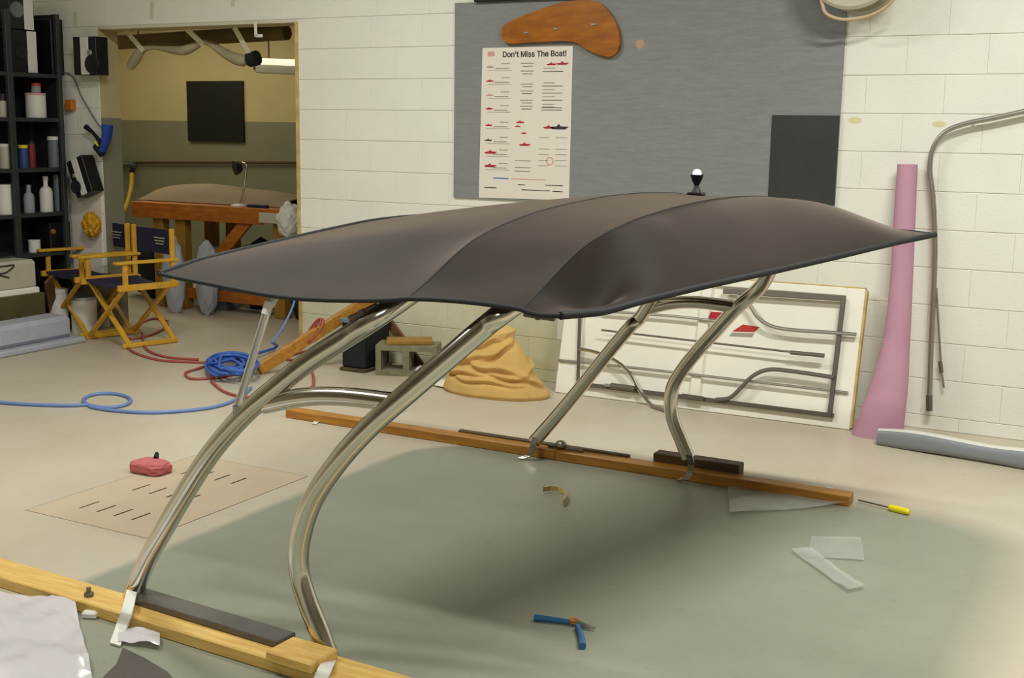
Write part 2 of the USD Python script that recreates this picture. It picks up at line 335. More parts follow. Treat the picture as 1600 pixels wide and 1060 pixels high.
# lamps above the frame
for i, (x, y, lx, pw) in enumerate(TUBES):
    t = thing('ceiling_lamp', 'long white strip lamp hung from the ceiling, row %s' % ('near left', 'near right', 'far left', 'far right', 'behind the camera')[i], 'ceiling lamp', (x, y, ZL), group='ceiling strip lamps')
    obj('housing', cbox((x, y, ZL + .03), (lx, .2, .06), .01), 'white_plastic', t)
    for s in (-1, 1):
        obj('hanger', tube([(x + s * lx * .4, y, ZL + .05), (x + s * lx * .4, y, CZ)], .006, 6), 'steel', t)

# ------------------------------------------------------------------ the tower frame (chrome) and its canopy
R_T = .0318
poleA = [(205, 938), (228, 880), (255, 830), (290, 770), (330, 708), (380, 650), (430, 607), (480, 567), (540, 528), (603, 487)]
poleB = [(515, 1032), (500, 990), (480, 940), (467, 890), (470, 840), (490, 780), (530, 720), (580, 665), (640, 612), (700, 560), (755, 513), (792, 485)]
poleC = [(835, 690), (870, 650), (910, 602), (950, 552), (985, 510), (1010, 482)]
poleD = [(1076, 716), (1065, 690), (1050, 650), (1050, 610), (1065, 580), (1090, 548), (1120, 515), (1150, 482), (1195, 438)]
YN, YFAR = 2.80, 5.04
def ynear(z): return 2.74 + .15 * max(0, (z - .55) / .55) ** 2
def yfar(z): return 5.10 - .12 * max(0, (z - .55) / .55) ** 2
def lift(pxs, yfun):
    out = []
    for q in pxs:
        p = at(*q, 1, yfun(.5))
        for _ in range(6): p = at(*q, 1, yfun(p[2]))
        out.append(p)
    return out
S_T = [0, .045, .09, .137, .20, .288, .39, .5]; Z_T = [0, .043, .094, .137, .167, .193, .207, .213]
def arch(s):
    s = np.minimum(s, 1 - s); return np.interp(s, S_T, Z_T)
def hoop_pt(x0, s): return np.array([x0 + .1 * (YFAR - YN) * s, YN + (YFAR - YN) * s, 1.112 + .055 * s + .018 * s * s + float(arch(s))])
XA, XB = -1.84, -1.48
def hoop_inner(x0, s):
    e = 1e-3; a, b = hoop_pt(x0, max(s - e, 0)), hoop_pt(x0, min(s + e, 1)); tz = (b - a) / np.linalg.norm(b - a); n = np.cross((1, 0, 0), tz); n /= np.linalg.norm(n)
    return hoop_pt(x0, s) - n * (R_T + .02) - np.array([.035, 0, 0])
pa, pb, pc, pd = lift(poleA, ynear), lift(poleB, ynear), lift(poleC, yfar), lift(poleD, yfar)
SS = [.13, .19, .26, .4, .5, .6, .74, .81, .87]
tow = thing('boat_tower', 'polished tubular boat tower with two curved hoops standing on floor timbers', 'boat tower', (-2.3, 3.9, 0))
hA = spline(pa + [hoop_inner(XA, s) for s in SS] + pc[::-1], 7); hB = spline(pb + [hoop_inner(XB, s) for s in SS] + pd[::-1], 7)
obj('hoop_tube', tube(hA, R_T, 20), 'chrome', tow, smooth=60)
obj('hoop_tube', tube(hB, R_T, 20), 'chrome', tow, smooth=60)
def cross(p, q, bow):
    p, q = np.asarray(p), np.asarray(q); return spline([p, p * .7 + q * .3 + (0, 0, bow), p * .4 + q * .6 + (0, 0, bow), q], 6)
obj('cross_tube', tube(cross(*(p_ + np.array([0, .014, 0]) for p_ in lift([(408, 634), (628, 632)], ynear)), .022), .0285, 16), 'chrome', tow, smooth=60)
obj('cross_tube', tube(cross(*lift([(1008, 484), (1150, 480)], yfar), .025), .0285, 16), 'chrome', tow, smooth=60)
def foot(px_list, y0, name, mt, w):
    P = spline([at(*q, ax, v) for q, ax, v in px_list], 6); G = np.array([[p + np.array([s * w, 0, 0]) for s in (-.5, -.17, .17, .5)] for p in P])
    obj('foot_bracket', sheet(G, .006), mt, tow, label=name)
foot([((206, 925), 1, 2.70), ((199, 955), 1, 2.60), ((190, 980), 1, 2.585), ((180, 1008), 2, .006)], 2.7, 'white taped foot bracket', 'white_tape', .045)
foot([((517, 1028), 1, 2.70), ((509, 1044), 1, 2.60), ((500, 1066), 1, 2.57), ((496, 1085), 2, .006)], 2.7, 'white taped foot bracket', 'white_tape', .045)
foot([((836, 684), 1, 5.07), ((832, 700), 1, 5.05), ((826, 712), 1, 5.04), ((812, 717), 2, .005)], 5.1, 'curved steel foot bracket', 'chrome', .03)
foot([((1077, 712), 1, 5.07), ((1080, 728), 1, 5.05), ((1075, 745), 1, 5.04), ((1060, 752), 2, .005)], 5.1, 'curved steel foot bracket', 'chrome', .03)
s0, s1 = at(421, 472, 1, 2.83), lift([(379, 632)], ynear)[0] + np.array([0, -.02, 0])
st = obj('strut', tube([s0, s1], .0125, 14), 'bright_steel', tow, smooth=60)
obj('strut_fitting', cat([tube([s0 + (.004, .03, .03), s0 + (0, 0, -.01)], .016, 12), tube([s0 + (0, 0, .0), s0 * .88 + s1 * .12], .0145, 12)]), 'white_plastic', st)
obj('strut_joint', cat([tube([s1, s1 * 1.0 + (0.0, 0, -.05), lift([(372, 660)], ynear)[0]], .017, 12)]), 'steel', st)
for q0, q1 in (((818, 489), (868, 497)), ((545, 500), (590, 478))):
    a, b = at(*q0, 1, 2.83), at(*q1, 1, 2.86)
    obj('hinge_fitting', cat([bar(a, b, .014, .02, .003), lathe([(0, -.012), (.012, -.012), (.012, .012), (0, .012)], a * .5 + b * .5, 12, (0, 1, 0))]), 'steel_dark', tow)

# canopy surface: sections across the boat at left end, hoop A, hoop B and right end
def interp_pts(tab, s):
    tab = np.array(tab); return np.array([np.interp(s, tab[:, 0], tab[:, i]) for i in range(1, tab.shape[1])])
LEFT = [(0, 0), (.075, .026), (.18, .045), (.31, .068), (.45, .089), (.55, .089), (.69, .074), (.82, .05), (.925, .028), (1, 0)]
RIGHT = [(0, .0), (.08, -.016), (.155, -.008), (.29, -.004), (.45, -.005), (.64, -.003), (.85, .002), (1, 0)]
def left_pt(s): return np.array([-2.778 + .1 * (YFAR - YN) * s, YN + (YFAR - YN) * s, 1.117 + .05 * s + interp_pts(LEFT, s)[0]])
def right_pt(s): return np.array([-1.365 + .565 * s, YN + (YFAR - YN) * s, 1.105 + .091 * s + interp_pts(RIGHT, s)[0]])
NS = 72
sv = .5 - .5 * np.cos(np.linspace(0, np.pi, NS)); sv = .6 * sv + .4 * np.linspace(0, 1, NS)
def smooth_line(f):
    P = np.array([f(s) for s in sv]); Q = P.copy()
    for _ in range(3): Q[1:-1] = (Q[:-2] + 2 * Q[1:-1] + Q[2:]) / 4
    return Q
SL, SA, SB, SR = (smooth_line(f) for f in (left_pt, lambda s: hoop_pt(XA, s), lambda s: hoop_pt(XB, s), right_pt))
def panel(P, Q, n, sag, edge_sag, slack=None):
    G = np.zeros((n, NS, 3)); ce = 1 - np.minimum(np.minimum(sv, 1 - sv) / .18, 1)
    for i, u in enumerate(np.linspace(0, 1, n)):
        w = 4 * u * (1 - u); G[i] = P * (1 - u) + Q * u
        G[i, :, 2] -= w * (sag * (1 - ce) + edge_sag * ce)
        if slack is not None: G[i, :, 2] += slack(u, sv)
    return G
def ease(P, Q, n, sag, edge_sag):
    return panel(P, Q, n, sag, edge_sag)
GL = panel(SL, SA, 30, -.012, .026, lambda u, s: (.006 * np.sin(9 * u + 14 * s) * np.exp(-((s - .1) / .12) ** 2)) * 4 * u * (1 - u) - .030 * np.exp(-((s - .10) / .08) ** 2) * u ** 3 * (1 - u) / .105)
GM = panel(SA, SB, 14, .006, -.012, lambda u, s: -.022 * np.exp(-((s - .07) / .06) ** 2) * 4 * u * (1 - u))
GR = panel(SB, SR, 24, -.010, .004, lambda u, s: (-.115 * np.exp(-((s - .125) / .065) ** 2) + .012 * np.exp(-((s - .28) / .06) ** 2)) * u * (1 - u) ** 2 / .148 + .042 * np.exp(-((s - .82) / .2) ** 2) * 4 * u * (1 - u))
can = thing('boat_canopy', 'dark charcoal fabric canopy stretched over the boat tower', 'boat canopy', (-1.8, 3.9, 1.1))
for G in (GL, GM, GR): obj('fabric_panel', sheet(G, .004), 'canvas', can, smooth=80)
for S in (SA, SB): obj('seam', tube(S + (0, 0, .0016), .003, 8), 'binding', can, smooth=80)
for name, S in (('edge_binding', SL), ('edge_binding', SR)): obj(name, tube(S, .011, 8), 'binding', can, smooth=80)
for j in (0, -1): obj('edge_binding', tube(np.vstack([GL[:, j], GM[1:, j], GR[1:, j]]), .007, 8), 'binding', can, smooth=80)

# navigation light on top of the canopy
b = at(1088, 301, 1, 4.35)
near_ = np.vstack([GM.reshape(-1, 3), GL.reshape(-1, 3)]); b[2] = near_[np.argmin(np.hypot(near_[:, 0] - b[0], near_[:, 1] - b[1])), 2] + .003
t = thing('navigation_light', 'small black navigation light with a glowing white top on the canopy', 'navigation light', b)
obj('base', cat([cbox(b + (0, 0, .004), (.06, .045, .012), .004), lathe([(0, 0), (.02, 0), (.014, .014), (.009, .022), (.008, .034), (0, .034)], b + (0, 0, .008), 16)]), 'black', t)
obj('lamp_cup', lathe([(0, 0), (.010, 0), (.018, .016), (.025, .034), (.025, .038), (0, .038)], b + (0, 0, .038), 18), 'black', t)
obj('lens', lathe([(0, 0), (.016, 0), (.0165, .006), (.014, .014), (.008, .019), (0, .020)], b + (0, 0, .0765), 18), 'nav_white', t, smooth=60)

# ------------------------------------------------------------------ timbers on the floor and what lies about
obj('floor_timber', cbox((-2.9, 2.68, .0205), (3.2, .125, .041), .004, -.035), 'pine', label='pale pine timber lying flat under the near feet of the tower', category='timber')
obj('floor_timber', cbox((-2.54, 2.715, .0525), (.66, .085, .022), .003, -.05), 'plank_gloss', label='glossy black plank lying along the near pine timber', category='plank')
pblk = at(470, 1022, 2, .075)
obj('wood_block', cbox((-2.10, 2.632, .0575), (.17, .125, .032), .004, -.03), 'pine', label='short pine offcut on the near timber beside the tower foot', category='wood block')
ft = obj('floor_timber', cbox((-3.33, 5.14, .024), (1.66, .075, .048), .004), 'pine_amber', label='amber pine timber at the left under the far cross tube', category='timber')
obj('floor_timber', cbox((-1.79, 5.14, .024), (1.42, .08, .048), .004), 'pine_amber', label='amber pine timber under the far feet of the tower', category='timber')
obj('floor_timber', cbox((-2.62, 5.19, .030), (.95, .03, .056), .004), 'wood_dark', label='thin brown batten lying behind the far timbers', category='timber')
obj('wood_block', bar((-2.02, 5.215, .045), (-1.60, 5.215, .045), .075, .088, .004), 'wood_dark', label='dark weathered wood block lying behind the far timber', category='wood block')
kb = at(878, 699, 1, 5.16)
t = thing('pipe_roller', 'small round steel roller lying on the far timber', 'roller', (kb[0], 5.15, .048))
obj('knob_head', blob((kb[0], 5.15, .07), (.03, .022, .022), .05, 2, 5, 3), 'steel', t); obj('knob_stem', tube([(kb[0] - .07, 5.15, .055), (kb[0] + .12, 5.15, .055)], .006, 8), 'steel_dark', t)
def crumple(px_poly, mt, name, label, category, h=.02, seed=3, n=14, z=.003):
    a, b2, c2, d2 = [at(*q) for q in px_poly]; G = np.zeros((n, n, 3))
    for i, u in enumerate(np.linspace(0, 1, n)):
        for j, v in enumerate(np.linspace(0, 1, n)):
            p = (a * (1 - u) + b2 * u) * (1 - v) + (d2 * (1 - u) + c2 * u) * v; G[i, j] = p
    G[..., 2] = z + h * meshkit.fbm(np.dstack([G[..., 0] * 9, G[..., 1] * 9, np.zeros((n, n))]), 4, seed) ** 1.5
    return obj(name, sheet(G, .0012), mt, label=label, category=category, smooth=40)
crumple([(1137, 765), (1300, 764), (1325, 792), (1140, 806)], 'clear_film', 'plastic_sheet', 'clear plastic sheet lying against the right end of the far timber', 'plastic sheet', .025, 2)
crumple([(1268, 840), (1345, 842), (1350, 878), (1262, 872)], 'clear_film', 'paper_scrap', 'thin square paper scrap on the grey floor right of the canopy', 'paper', .006, 4)
crumple([(1236, 864), (1268, 862), (1352, 922), (1325, 928)], 'clear_film', 'plastic_bag', 'crinkled strip of clear plastic on the grey floor below the paper scrap', 'plastic bag', .03, 5)
crumple([(-40, 925), (118, 955), (150, 1090), (-60, 1110)], 'milky_film', 'plastic_sheet', 'crinkled milky plastic sheet on the floor in the lower left corner', 'plastic sheet', .055, 6, 24)
crumple([(186, 982), (250, 1000), (250, 1018), (184, 1008)], 'milky_film', 'plastic_wrap', 'crinkled shiny plastic wrap beside the near left tower foot', 'plastic wrap', .05, 7)
obj('tape_scrap', cbox(at(141, 966) + (0, 0, .012), (.05, .03, .022), .005, .4), 'white_plastic', label='small white scrap on the floor before the near timber', category='scrap')
obj('floor_patch', prism(Polygon([tuple(at(*q)[:2]) for q in ((192, 1014), (225, 1030), (262, 1052), (300, 1100), (120, 1110), (165, 1056), (182, 1040))]).buffer(0), .004, frame((0, 0, 0), (1, 0, 0), (0, 1, 0))), 'patch_brown', label='flat dark brown patch on the floor below the near left foot', category='mat')  # thin flat brown polygon laid on the floor
nb = at(139, 932, 2, .041)
obj('bolt', cat([lathe([(0, 0), (.016, 0), (.016, .012), (.008, .014), (.008, .03), (0, .031)], nb, 6)]), 'steel_dark', label='steel bolt standing on the pale near timber', category='bolt')
# screwdriver
a, c = at(1341, 786) + (0, 0, .012), at(1421, 806) + (0, 0, .014); mid = a * .40 + c * .60
t = thing('screwdriver', 'yellow handled screwdriver on the floor right of the far timber', 'screwdriver', (a + c) / 2 * (1, 1, 0))
P = spline([mid, mid * .9 + c * .1, mid * .5 + c * .5, mid * .1 + c * .9, c], 4); k = np.linspace(0, 1, len(P))
obj('handle', tube(P, .010 + .005 * np.sin(np.pi * np.clip(k * 1.1, 0, 1)), 10), 'yellow', t); obj('shaft', tube([a, mid], .0035, 8), 'steel_dark', t)
# pliers with blue handles
piv = at(897, 978) + (0, 0, .012)
t = thing('pliers', 'blue handled pliers lying open on the grey floor under the canopy', 'pliers', piv * (1, 1, 0))
for pts in (((835, 971), (860, 974), (897, 979)), ((910, 1016), (908, 1000), (902, 984))):
    P = spline([at(*q) + (0, 0, .012) for q in pts], 6); obj('handle', tube(P, np.linspace(.012, .009, len(P)), 8), 'blue_tool', t)
obj('jaw', tube(spline([piv, at(915, 984) + (0, 0, .012), at(930, 987) + (0, 0, .012)], 5), np.linspace(.013, .004, 11), 8), 'steel', t)
obj('pivot', lathe([(0, 0), (.017, 0), (.017, .012), (0, .012)], piv + (0, 0, -.002), 14), 'orange', t)
obj('leather_strap', sheet(np.array([[at(*q) + (0, 0, .006 + .022 * s) for s in (0, 1)] for q in ((848, 771), (860, 769), (872, 770), (882, 775), (885, 784), (880, 792))]), .004), 'panel_edge', label='small curved tan strap on the grey floor behind the pliers', category='strap')
rg = at(236, 738)
t = thing('rag', 'crumpled red rag lying on the edge of the floor hatch', 'rag', rg * (1, 1, 0))
obj('cloth', blob(rg + (0, 0, .026), (.088, .06, .030), .10, 2.0, 11, 4, .003, True, .55), 'rag_red', t); obj('clip', tube([rg + (-.05, .09, .03), rg + (-.02, .06, .07), rg + (.0, .03, .06)], .01, 8), 'black', t)
obj('paper_strip', sheet(np.array([[at(*q) + (0, 0, .004 + .03 * u * (1 - u)), at(q[0] + 7, q[1] + 2) + (0, 0, .004 + .03 * u * (1 - u))] for u, q in ((0, (487, 663)), (.5, (497, 655)), (1, (508, 646)))]), .001), 'white_plastic', label='narrow white paper strip on the left end of the far timber', category='paper')

# hoses and leads
def hose(pts, r, mt, name, label, cat_, n=6): return obj(name, tube(spline([at(*q, 2, r + (q2 if False else 0)) for q in pts for q2 in (0,)], n), r, 8), mt, label=label, category=cat_, group='red air hoses' if mt == 'red_hose' else None, smooth=60)
loop = [(c[0], c[1]) for c in [(168 + 37 * math.cos(a_), 626 - 13 * math.sin(a_)) for a_ in np.linspace(-2.4, 2 * math.pi + 1.9 - 2.4 + 2.4, 22)]]
hose([(-30, 627), (40, 632), (100, 634), (132, 633)] + [(167 + 37 * math.cos(a_), 626 - 11 * math.sin(a_)) for a_ in np.linspace(-2.5, -2.5 - 2 * math.pi * .98, 15)] + [(146, 637), (180, 642), (240, 645), (310, 640), (350, 632), (378, 619), (392, 606)], .010, 'blue_hose_pale', 'air_hose', 'pale blue air hose looping once across the open floor', 'hose')
pts = []
for k in range(11):
    ox, oy, fx = rng.uniform(-12, 12), rng.uniform(-5, 5), rng.uniform(.55, 1.0)
    for a_ in np.linspace(0, 2 * math.pi, 12, endpoint=False):
        rr = 1 + .15 * math.sin(2 * a_ + k * 1.7); pts.append((363 + ox + 42 * fx * rr * math.cos(a_ + k), 569 + oy - 15 * fx * rr * math.sin(a_ + k), .010 + .008 * k))
obj('air_hose', tube(spline([at(p[0], p[1], 2, p[2]) for p in pts] + [at(428, 545, 2, .02), at(425, 535, 2, .1)], 3), .010, 7), 'blue_hose', label='heap of coiled blue air hose on the floor beside the leaning plank', category='hose', smooth=60)
P = [at(425, 536, 1, 6.2), at(440, 515, 1, 6.35), at(452, 492, 1, 6.5), at(459, 474, 1, 6.6), at(462, 455, 1, 6.68), at(464, 430, 1, 6.70)]
obj('lead', tube(spline(P, 6), .008, 7), 'blue_hose_pale', label='blue lead hanging down beside the doorway behind the canopy', category='cable', smooth=60)
hose([(262, 502), (240, 498), (215, 508), (195, 522), (205, 530), (240, 522), (262, 508), (250, 500)], .009, 'red_hose', 'air_hose', 'red hose loop lying round the foot of the front folding chair', 'hose')
hose([(196, 540), (212, 552), (250, 563), (300, 566), (330, 568), (310, 576), (290, 583), (300, 592), (340, 590), (372, 584)], .009, 'red_hose', 'air_hose', 'red hose running from the chairs to the blue coil', 'hose')
hose([(222, 520), (228, 545), (260, 558), (310, 562)], .009, 'red_hose', 'air_hose', 'red hose tail curving along the floor behind the chairs', 'hose')
hose([(330, 596), (350, 612), (380, 620), (420, 622), (470, 612), (490, 600), (480, 570), (440, 560)], .009, 'red_hose', 'air_hose', 'red hose curving in front of the blue coil and behind the tower strut', 'hose')
hose([(420, 566), (455, 555), (490, 545), (505, 530), (495, 520)], .009, 'red_hose', 'air_hose', 'red hose lying along the leaning plank', 'hose')

# leaning plank, boxes and concrete block by the doorway
pl0, pl1 = at(404, 578, 2, .03), at(575, 470, 1, 6.62)
obj('plank', bar(pl0, pl1 + (pl1 - pl0) * .12, .05, .075, .004), 'pine_amber', label='amber plank leaning from the floor up to the wall behind the tower', category='plank')
P = [pl0 * (1 - u) + pl1 * u for u in (.5,)][0]
obj('air_hose', tube(spline([P + (.06 * math.cos(a_) + .02 * a_ / 6, -.02 + .045 * math.sin(a_), .03 + .075 * math.sin(a_ + .6)) for a_ in np.linspace(0, 9, 22)], 3), .008, 7), 'red_hose', label='red hose wound round the middle of the leaning plank', category='hose', smooth=60)
bp = at(530, 584) + np.array([.0, .08, 0]); bp[0] = -4.625
t = thing('black_crate', 'black crate on the floor between the leaning plank and the concrete block', 'crate', (bp[0], bp[1] + .15, 0))
obj('crate_body', cbox((bp[0] + .02, bp[1] + .17, .175), (.18, .3, .30), .01), 'black_soft', t); obj('crate_base', cbox((bp[0] + .02, bp[1] + .17, .012), (.20, .33, .024), .005), 'wood_dark', t); obj('crate_lid', cbox((bp[0] + .02, bp[1] + .17, .335), (.19, .32, .03), .006), 'slate', t)
cb = at(612, 585)
core = sbox(-.2, -.1, .2, .1).difference(sbox(-.165, -.065, -.02, .065)).difference(sbox(.02, -.065, .165, .065))
def cinder(c, rz, tilt):
    m = cat([trimesh.creation.extrude_polygon(core, .2, engine='earcut')]); m.apply_translation((0, 0, -.1)); T = trimesh.transformations.euler_matrix(math.pi / 2, 0, 0); m.apply_transform(T)
    m.apply_transform(trimesh.transformations.rotation_matrix(rz, (0, 0, 1))); m.apply_translation(c); return m
obj('concrete_block', cinder((cb[0] + .08, cb[1] + .08, .101), .40, 0), 'concrete_block', label='hollow concrete block standing with its holes facing out by the wall', category='concrete block', smooth=False)
obj('board_offcut', cbox((cb[0] + .08, cb[1] + .09, .216), (.30, .16, .028), .004, .6), 'wood_leg', label='short board offcut lying on the hollow concrete block', category='board')
obj('plank', bar(at(662, 574, 2, .03) + (0, -.02, 0), at(603, 497, 1, 6.71), .06, .024, .003, (0, 1, 0)), 'brown_board', label='dark brown board leaning on the wall behind the concrete blocks', category='plank')

# canvas sack
def sack():
    a_ = at(676, 612); b_ = at(864, 610); cx = (a_ + b_) / 2; cx[1] = 6.31; n1, n2 = 90, 160; V = []
    folds = [(-2.0, .52, .35, .05, .16), (-1.3, .40, -.30, .045, .16), (-1.0, .62, .45, .05, .2), (-2.3, .30, .12, .04, .12), (-1.6, .22, -.10, .035, .10), (-.7, .26, -.35, .04, .12), (-1.5, .76, .20, .04, .16), (.6, .4, .3, .05, .12), (2.4, .45, -.3, .05, .12)]
    for i in range(n1):
        h = i / (n1 - 1); rad = float(np.interp(h, [0, .05, .14, .3, .5, .66, .76, .84, .92, 1], [1.0, 1.05, 1.0, .88, .74, .60, .50, .46, .50, .16])); z = .40 * h
        for j in range(n2):
            th = 2 * math.pi * j / n2; e = 0.0
            for t0, a0, sl, w_, amp in folds:
                dt = (th - t0 + math.pi) % (2 * math.pi) - math.pi; k = math.exp(-(dt / .75) ** 2); d = h - (a0 + sl * dt * .35 + .02 * math.sin(6 * dt))
                e += amp * k * (.8 * math.exp(-((d - w_ * 1.3) / w_) ** 2) - math.exp(-(d / (w_ * .6)) ** 2))
            e += .10 * (float(meshkit.fbm(np.array([2 * math.cos(th) + 5, 2 * math.sin(th), 3 * h]), 3, 8)) - .5)
            rr = rad * (1 + e)
            V.append((cx[0] + .325 * rr * math.cos(th) * (1 + .10 * (1 - h) ** 4 * (math.cos(th) > 0)) + (.02 - .03 * h), cx[1] + .20 * rr * math.sin(th) - .02 * (1 - h), max(0, z + .03 * math.sin(th + 1.2) * h + .05 * e)))
    V = np.array(V); F = []
    for i in range(n1 - 1):
        for j in range(n2):
            A, B, C, D = i * n2 + j, i * n2 + (j + 1) % n2, (i + 1) * n2 + (j + 1) % n2, (i + 1) * n2 + j; F += [[A, B, C], [A, C, D]]
    c0 = len(V); V = np.vstack([V, [[cx[0] - .01, cx[1], .395]], [[cx[0], cx[1], 0]]])
    for j in range(n2): F += [[(n1 - 1) * n2 + j, (n1 - 1) * n2 + (j + 1) % n2, c0], [(j + 1) % n2, j, c0 + 1]]
    m = trimesh.Trimesh(V, F, process=False); m.fix_normals(); return m, cx
sm, sc = sack()
t = thing('canvas_sack', 'slumped tan canvas sack on the floor beside the white panel', 'sack', (sc[0], sc[1], 0))
obj('cloth', sm, 'tan_canvas', t, smooth=50); obj('paper_tag', blob((sc[0] + .02, sc[1] - .05, .41), (.04, .03, .035), .3, 3, 2, 3), 'white_plastic', t)
obj('lining', blob(at(692, 606) + (0.02, .06, .015), (.14, .08, .022), .1, 3, 9, 3, .002), 'white_panel', t)
obj('paper_ball', blob(at(659, 588) + (0, .02, .03), (.06, .04, .035), .2, 3, 3, 3), 'white_plastic', label='crumpled white paper on the floor left of the tan sack', category='paper')

# ------------------------------------------------------------------ white panel with bent tubes, pink roll, pipes, curled sheet
p0 = np.array([-1.4, 6.50, .0]); pn = np.array([0, -.972, .235]); pn /= np.linalg.norm(pn); pu = np.array([0, .235, .972]); pu /= np.linalg.norm(pu)
def pp(x, y, off=0.0): q = on_plane(x, y, p0 + pn * off, pn); return q
pX0, pX1, pH = -3.19, -1.40, .775
def pbar(x0, x1, w0, w1, d0, d1, ch=.003):
    m = cbox(((x0 + x1) / 2, (w0 + w1) / 2, (d0 + d1) / 2), (x1 - x0, w1 - w0, d1 - d0), ch); T = np.eye(4); T[:3, 0], T[:3, 1], T[:3, 2], T[:3, 3] = (1, 0, 0), pu, pn, (0, p0[1], 0); m.apply_transform(T); return m
t = thing('leaning_board', 'white framed board with a hung tube frame leaning against the wall', 'board', ((pX0 + pX1) / 2, 6.52, 0))
obj('panel_sheet', pbar(pX0, pX1, 0, pH, -.03, -.012), 'white_panel', t)
for x0, x1, w0, w1, nm in ((pX0, pX0 + .13, 0, pH, 'stile'), (pX1 - .10, pX1, 0, pH, 'stile'), (pX0 + .13, pX1 - .10, pH - .045, pH, 'rail'), (pX0 + .13, pX1 - .10, 0, .055, 'rail'), (-2.33, -2.27, .055, pH - .045, 'stile')):
    obj(nm, pbar(x0, x1, w0, w1, -.012, .012), 'white_panel', t)
obj('worn_edge', pbar(pX1, pX1 + .012, .01, pH - .005, -.028, .010, .002), 'panel_edge', t); obj('worn_edge', pbar(pX0, pX1, pH, pH + .008, -.028, .008, .002), 'panel_edge', t)
def ptube(pts, r, off, n=5): return tube(spline([pp(*q, off) for q in pts], n), r, 10)
t = thing('tube_frame', 'dark folded tube frame with bent arms hung on the white panel', 'tube frame', ((pX0 + pX1) / 2, 6.5, .1))
obj('top_bar', bar(pp(1130, 455, .03), pp(1320, 467, .03), .016, .030, .003, pu), 'steel_dark', t)
obj('side_bar', bar(pp(1318, 466, .035), pp(1296, 652, .035), .014, .026, .003, (1, 0, 0)), 'steel_dark', t)
obj('bottom_bar', bar(pp(905, 600, .03), pp(1303, 650, .03), .018, .026, .003, pu), 'steel_dark', t)
obj('side_bar', bar(pp(906, 492, .03), pp(903, 600, .03), .012, .020, .003, (1, 0, 0)), 'steel_dark', t)
obj('bent_arm', ptube([(1152, 462), (1172, 478), (1184, 496), (1206, 510), (1240, 516), (1300, 520), (1338, 523)], .011, .045), 'steel', t)
obj('bent_arm', ptube([(1118, 625), (1140, 622), (1158, 606), (1176, 588), (1200, 578), (1235, 580), (1303, 590)], .012, .045), 'steel_dark', t)
obj('clamp', bar(pp(1065, 619, .045), pp(1100, 624, .045), .03, .03, .005, pu), 'steel_dark', t)
t = thing('steel_rod', 'long thin rod with a thicker end hung across the middle of the white panel', 'rod', pp(1100, 535) * (1, 1, 0) + (0, 0, .4))
obj('shaft', ptube([(940, 516), (1060, 530), (1285, 556)], .006, .05, 2), 'steel_dark', t); obj('grip', ptube([(1235, 551), (1288, 556)], .012, .05, 2), 'steel_dark', t)
obj('steel_rod', ptube([(873, 563), (1000, 576), (1325, 614)], .008, .022, 2), 'steel', label='long thin rod hung across the lower half of the white panel', category='rod')
obj('steel_rod', ptube([(935, 486), (1050, 494), (1120, 502)], .008, .025, 2), 'steel', label='short thin rod near the top of the white panel under the canopy', category='rod')
t = thing('bent_tube', 'bent chrome tube hanging off the left of the white panel to the floor', 'tube', at(1030, 640))
obj('tube_arm', ptube([(905, 545), (935, 552), (965, 566), (985, 585), (1000, 612), (1018, 634)], .011, .05), 'chrome', t); obj('tube_end', tube([at(1018, 634, 1, 6.42), at(1045, 643, 2, .012)], .013, 8), 'steel', t)
t = thing('turnbuckle', 'dark steel coupling lying on the bottom bar of the white panel', 'coupling', pp(965, 604) * (1, 1, 0))
obj('barrel', ptube([(955, 603), (992, 608)], .018, .05, 2), 'steel_dark', t); obj('end_bolt', ptube([(945, 602), (955, 603)], .01, .05, 2), 'steel', t)
lb = np.array([pp(1143, 518, .0), pp(1160, 507, .0), pp(1186, 511, .0), pp(1178, 519, .0)]); lb2 = np.array([pp(1138, 525), pp(1143, 519.5), pp(1178, 520.5), pp(1174, 527)])
def quad(Q, n, d0, d1):
    V = np.vstack([Q + n * d0, Q + n * d1]); return trimesh.convex.convex_hull(V)
stk = obj('red_sticker', quad(lb, pn, -.0125, -.0105), 'red', label='red and white sticker on the white panel right of the far tower leg', category='sticker')
obj('grey_half', quad(lb2, pn, -.0125, -.0105), 'ink_grey', stk)
obj('red_sticker', quad(np.array([pp(1108, 498), pp(1112, 488), pp(1134, 489), pp(1132, 499)]), pn, .0125, .016), 'ink_red', label='small red sticker on the middle bar of the white panel', category='sticker')
# pink roll
def pink():
    rings = [((1418, 257), 6.675, .052, .05), ((1414, 330), 6.64, .055, .053), ((1409, 430), 6.6, .058, .056), ((1403.5, 510), 6.56, .065, .062), ((1398.5, 548), 6.54, .075, .068), ((1390, 600), 6.5, .096, .075), ((1378, 650), 6.46, .119, .08), ((1370, 683), 6.43, .134, .08)]
    n = 28; V = []
    keys = [np.r_[at(*q, 1, y), a_, b_] for q, y, a_, b_ in rings]; keys[-1][2] = .0; K = spline(keys, 6); ang = np.linspace(0, 2 * np.pi, n, endpoint=False)
    for k in K: V.append(np.c_[k[0] + k[3] * np.cos(ang), k[1] + k[4] * np.sin(ang), np.full(n, max(k[2], 0))])
    m0 = len(K)
    for k in K[::-1]: V.append(np.c_[k[0] + (k[3] - .006) * np.cos(ang), k[1] + (k[4] - .006) * np.sin(ang), np.full(n, max(k[2], 0))])
    V = np.vstack(V); F = []; rr = 2 * m0
    for i in range(rr):
        for j in range(n):
            i2 = (i + 1) % rr; A, B, C, D = i * n + j, i * n + (j + 1) % n, i2 * n + (j + 1) % n, i2 * n + j; F += [[A, B, C], [A, C, D]]
    m = trimesh.Trimesh(V, F, process=False); m.fix_normals(); return m
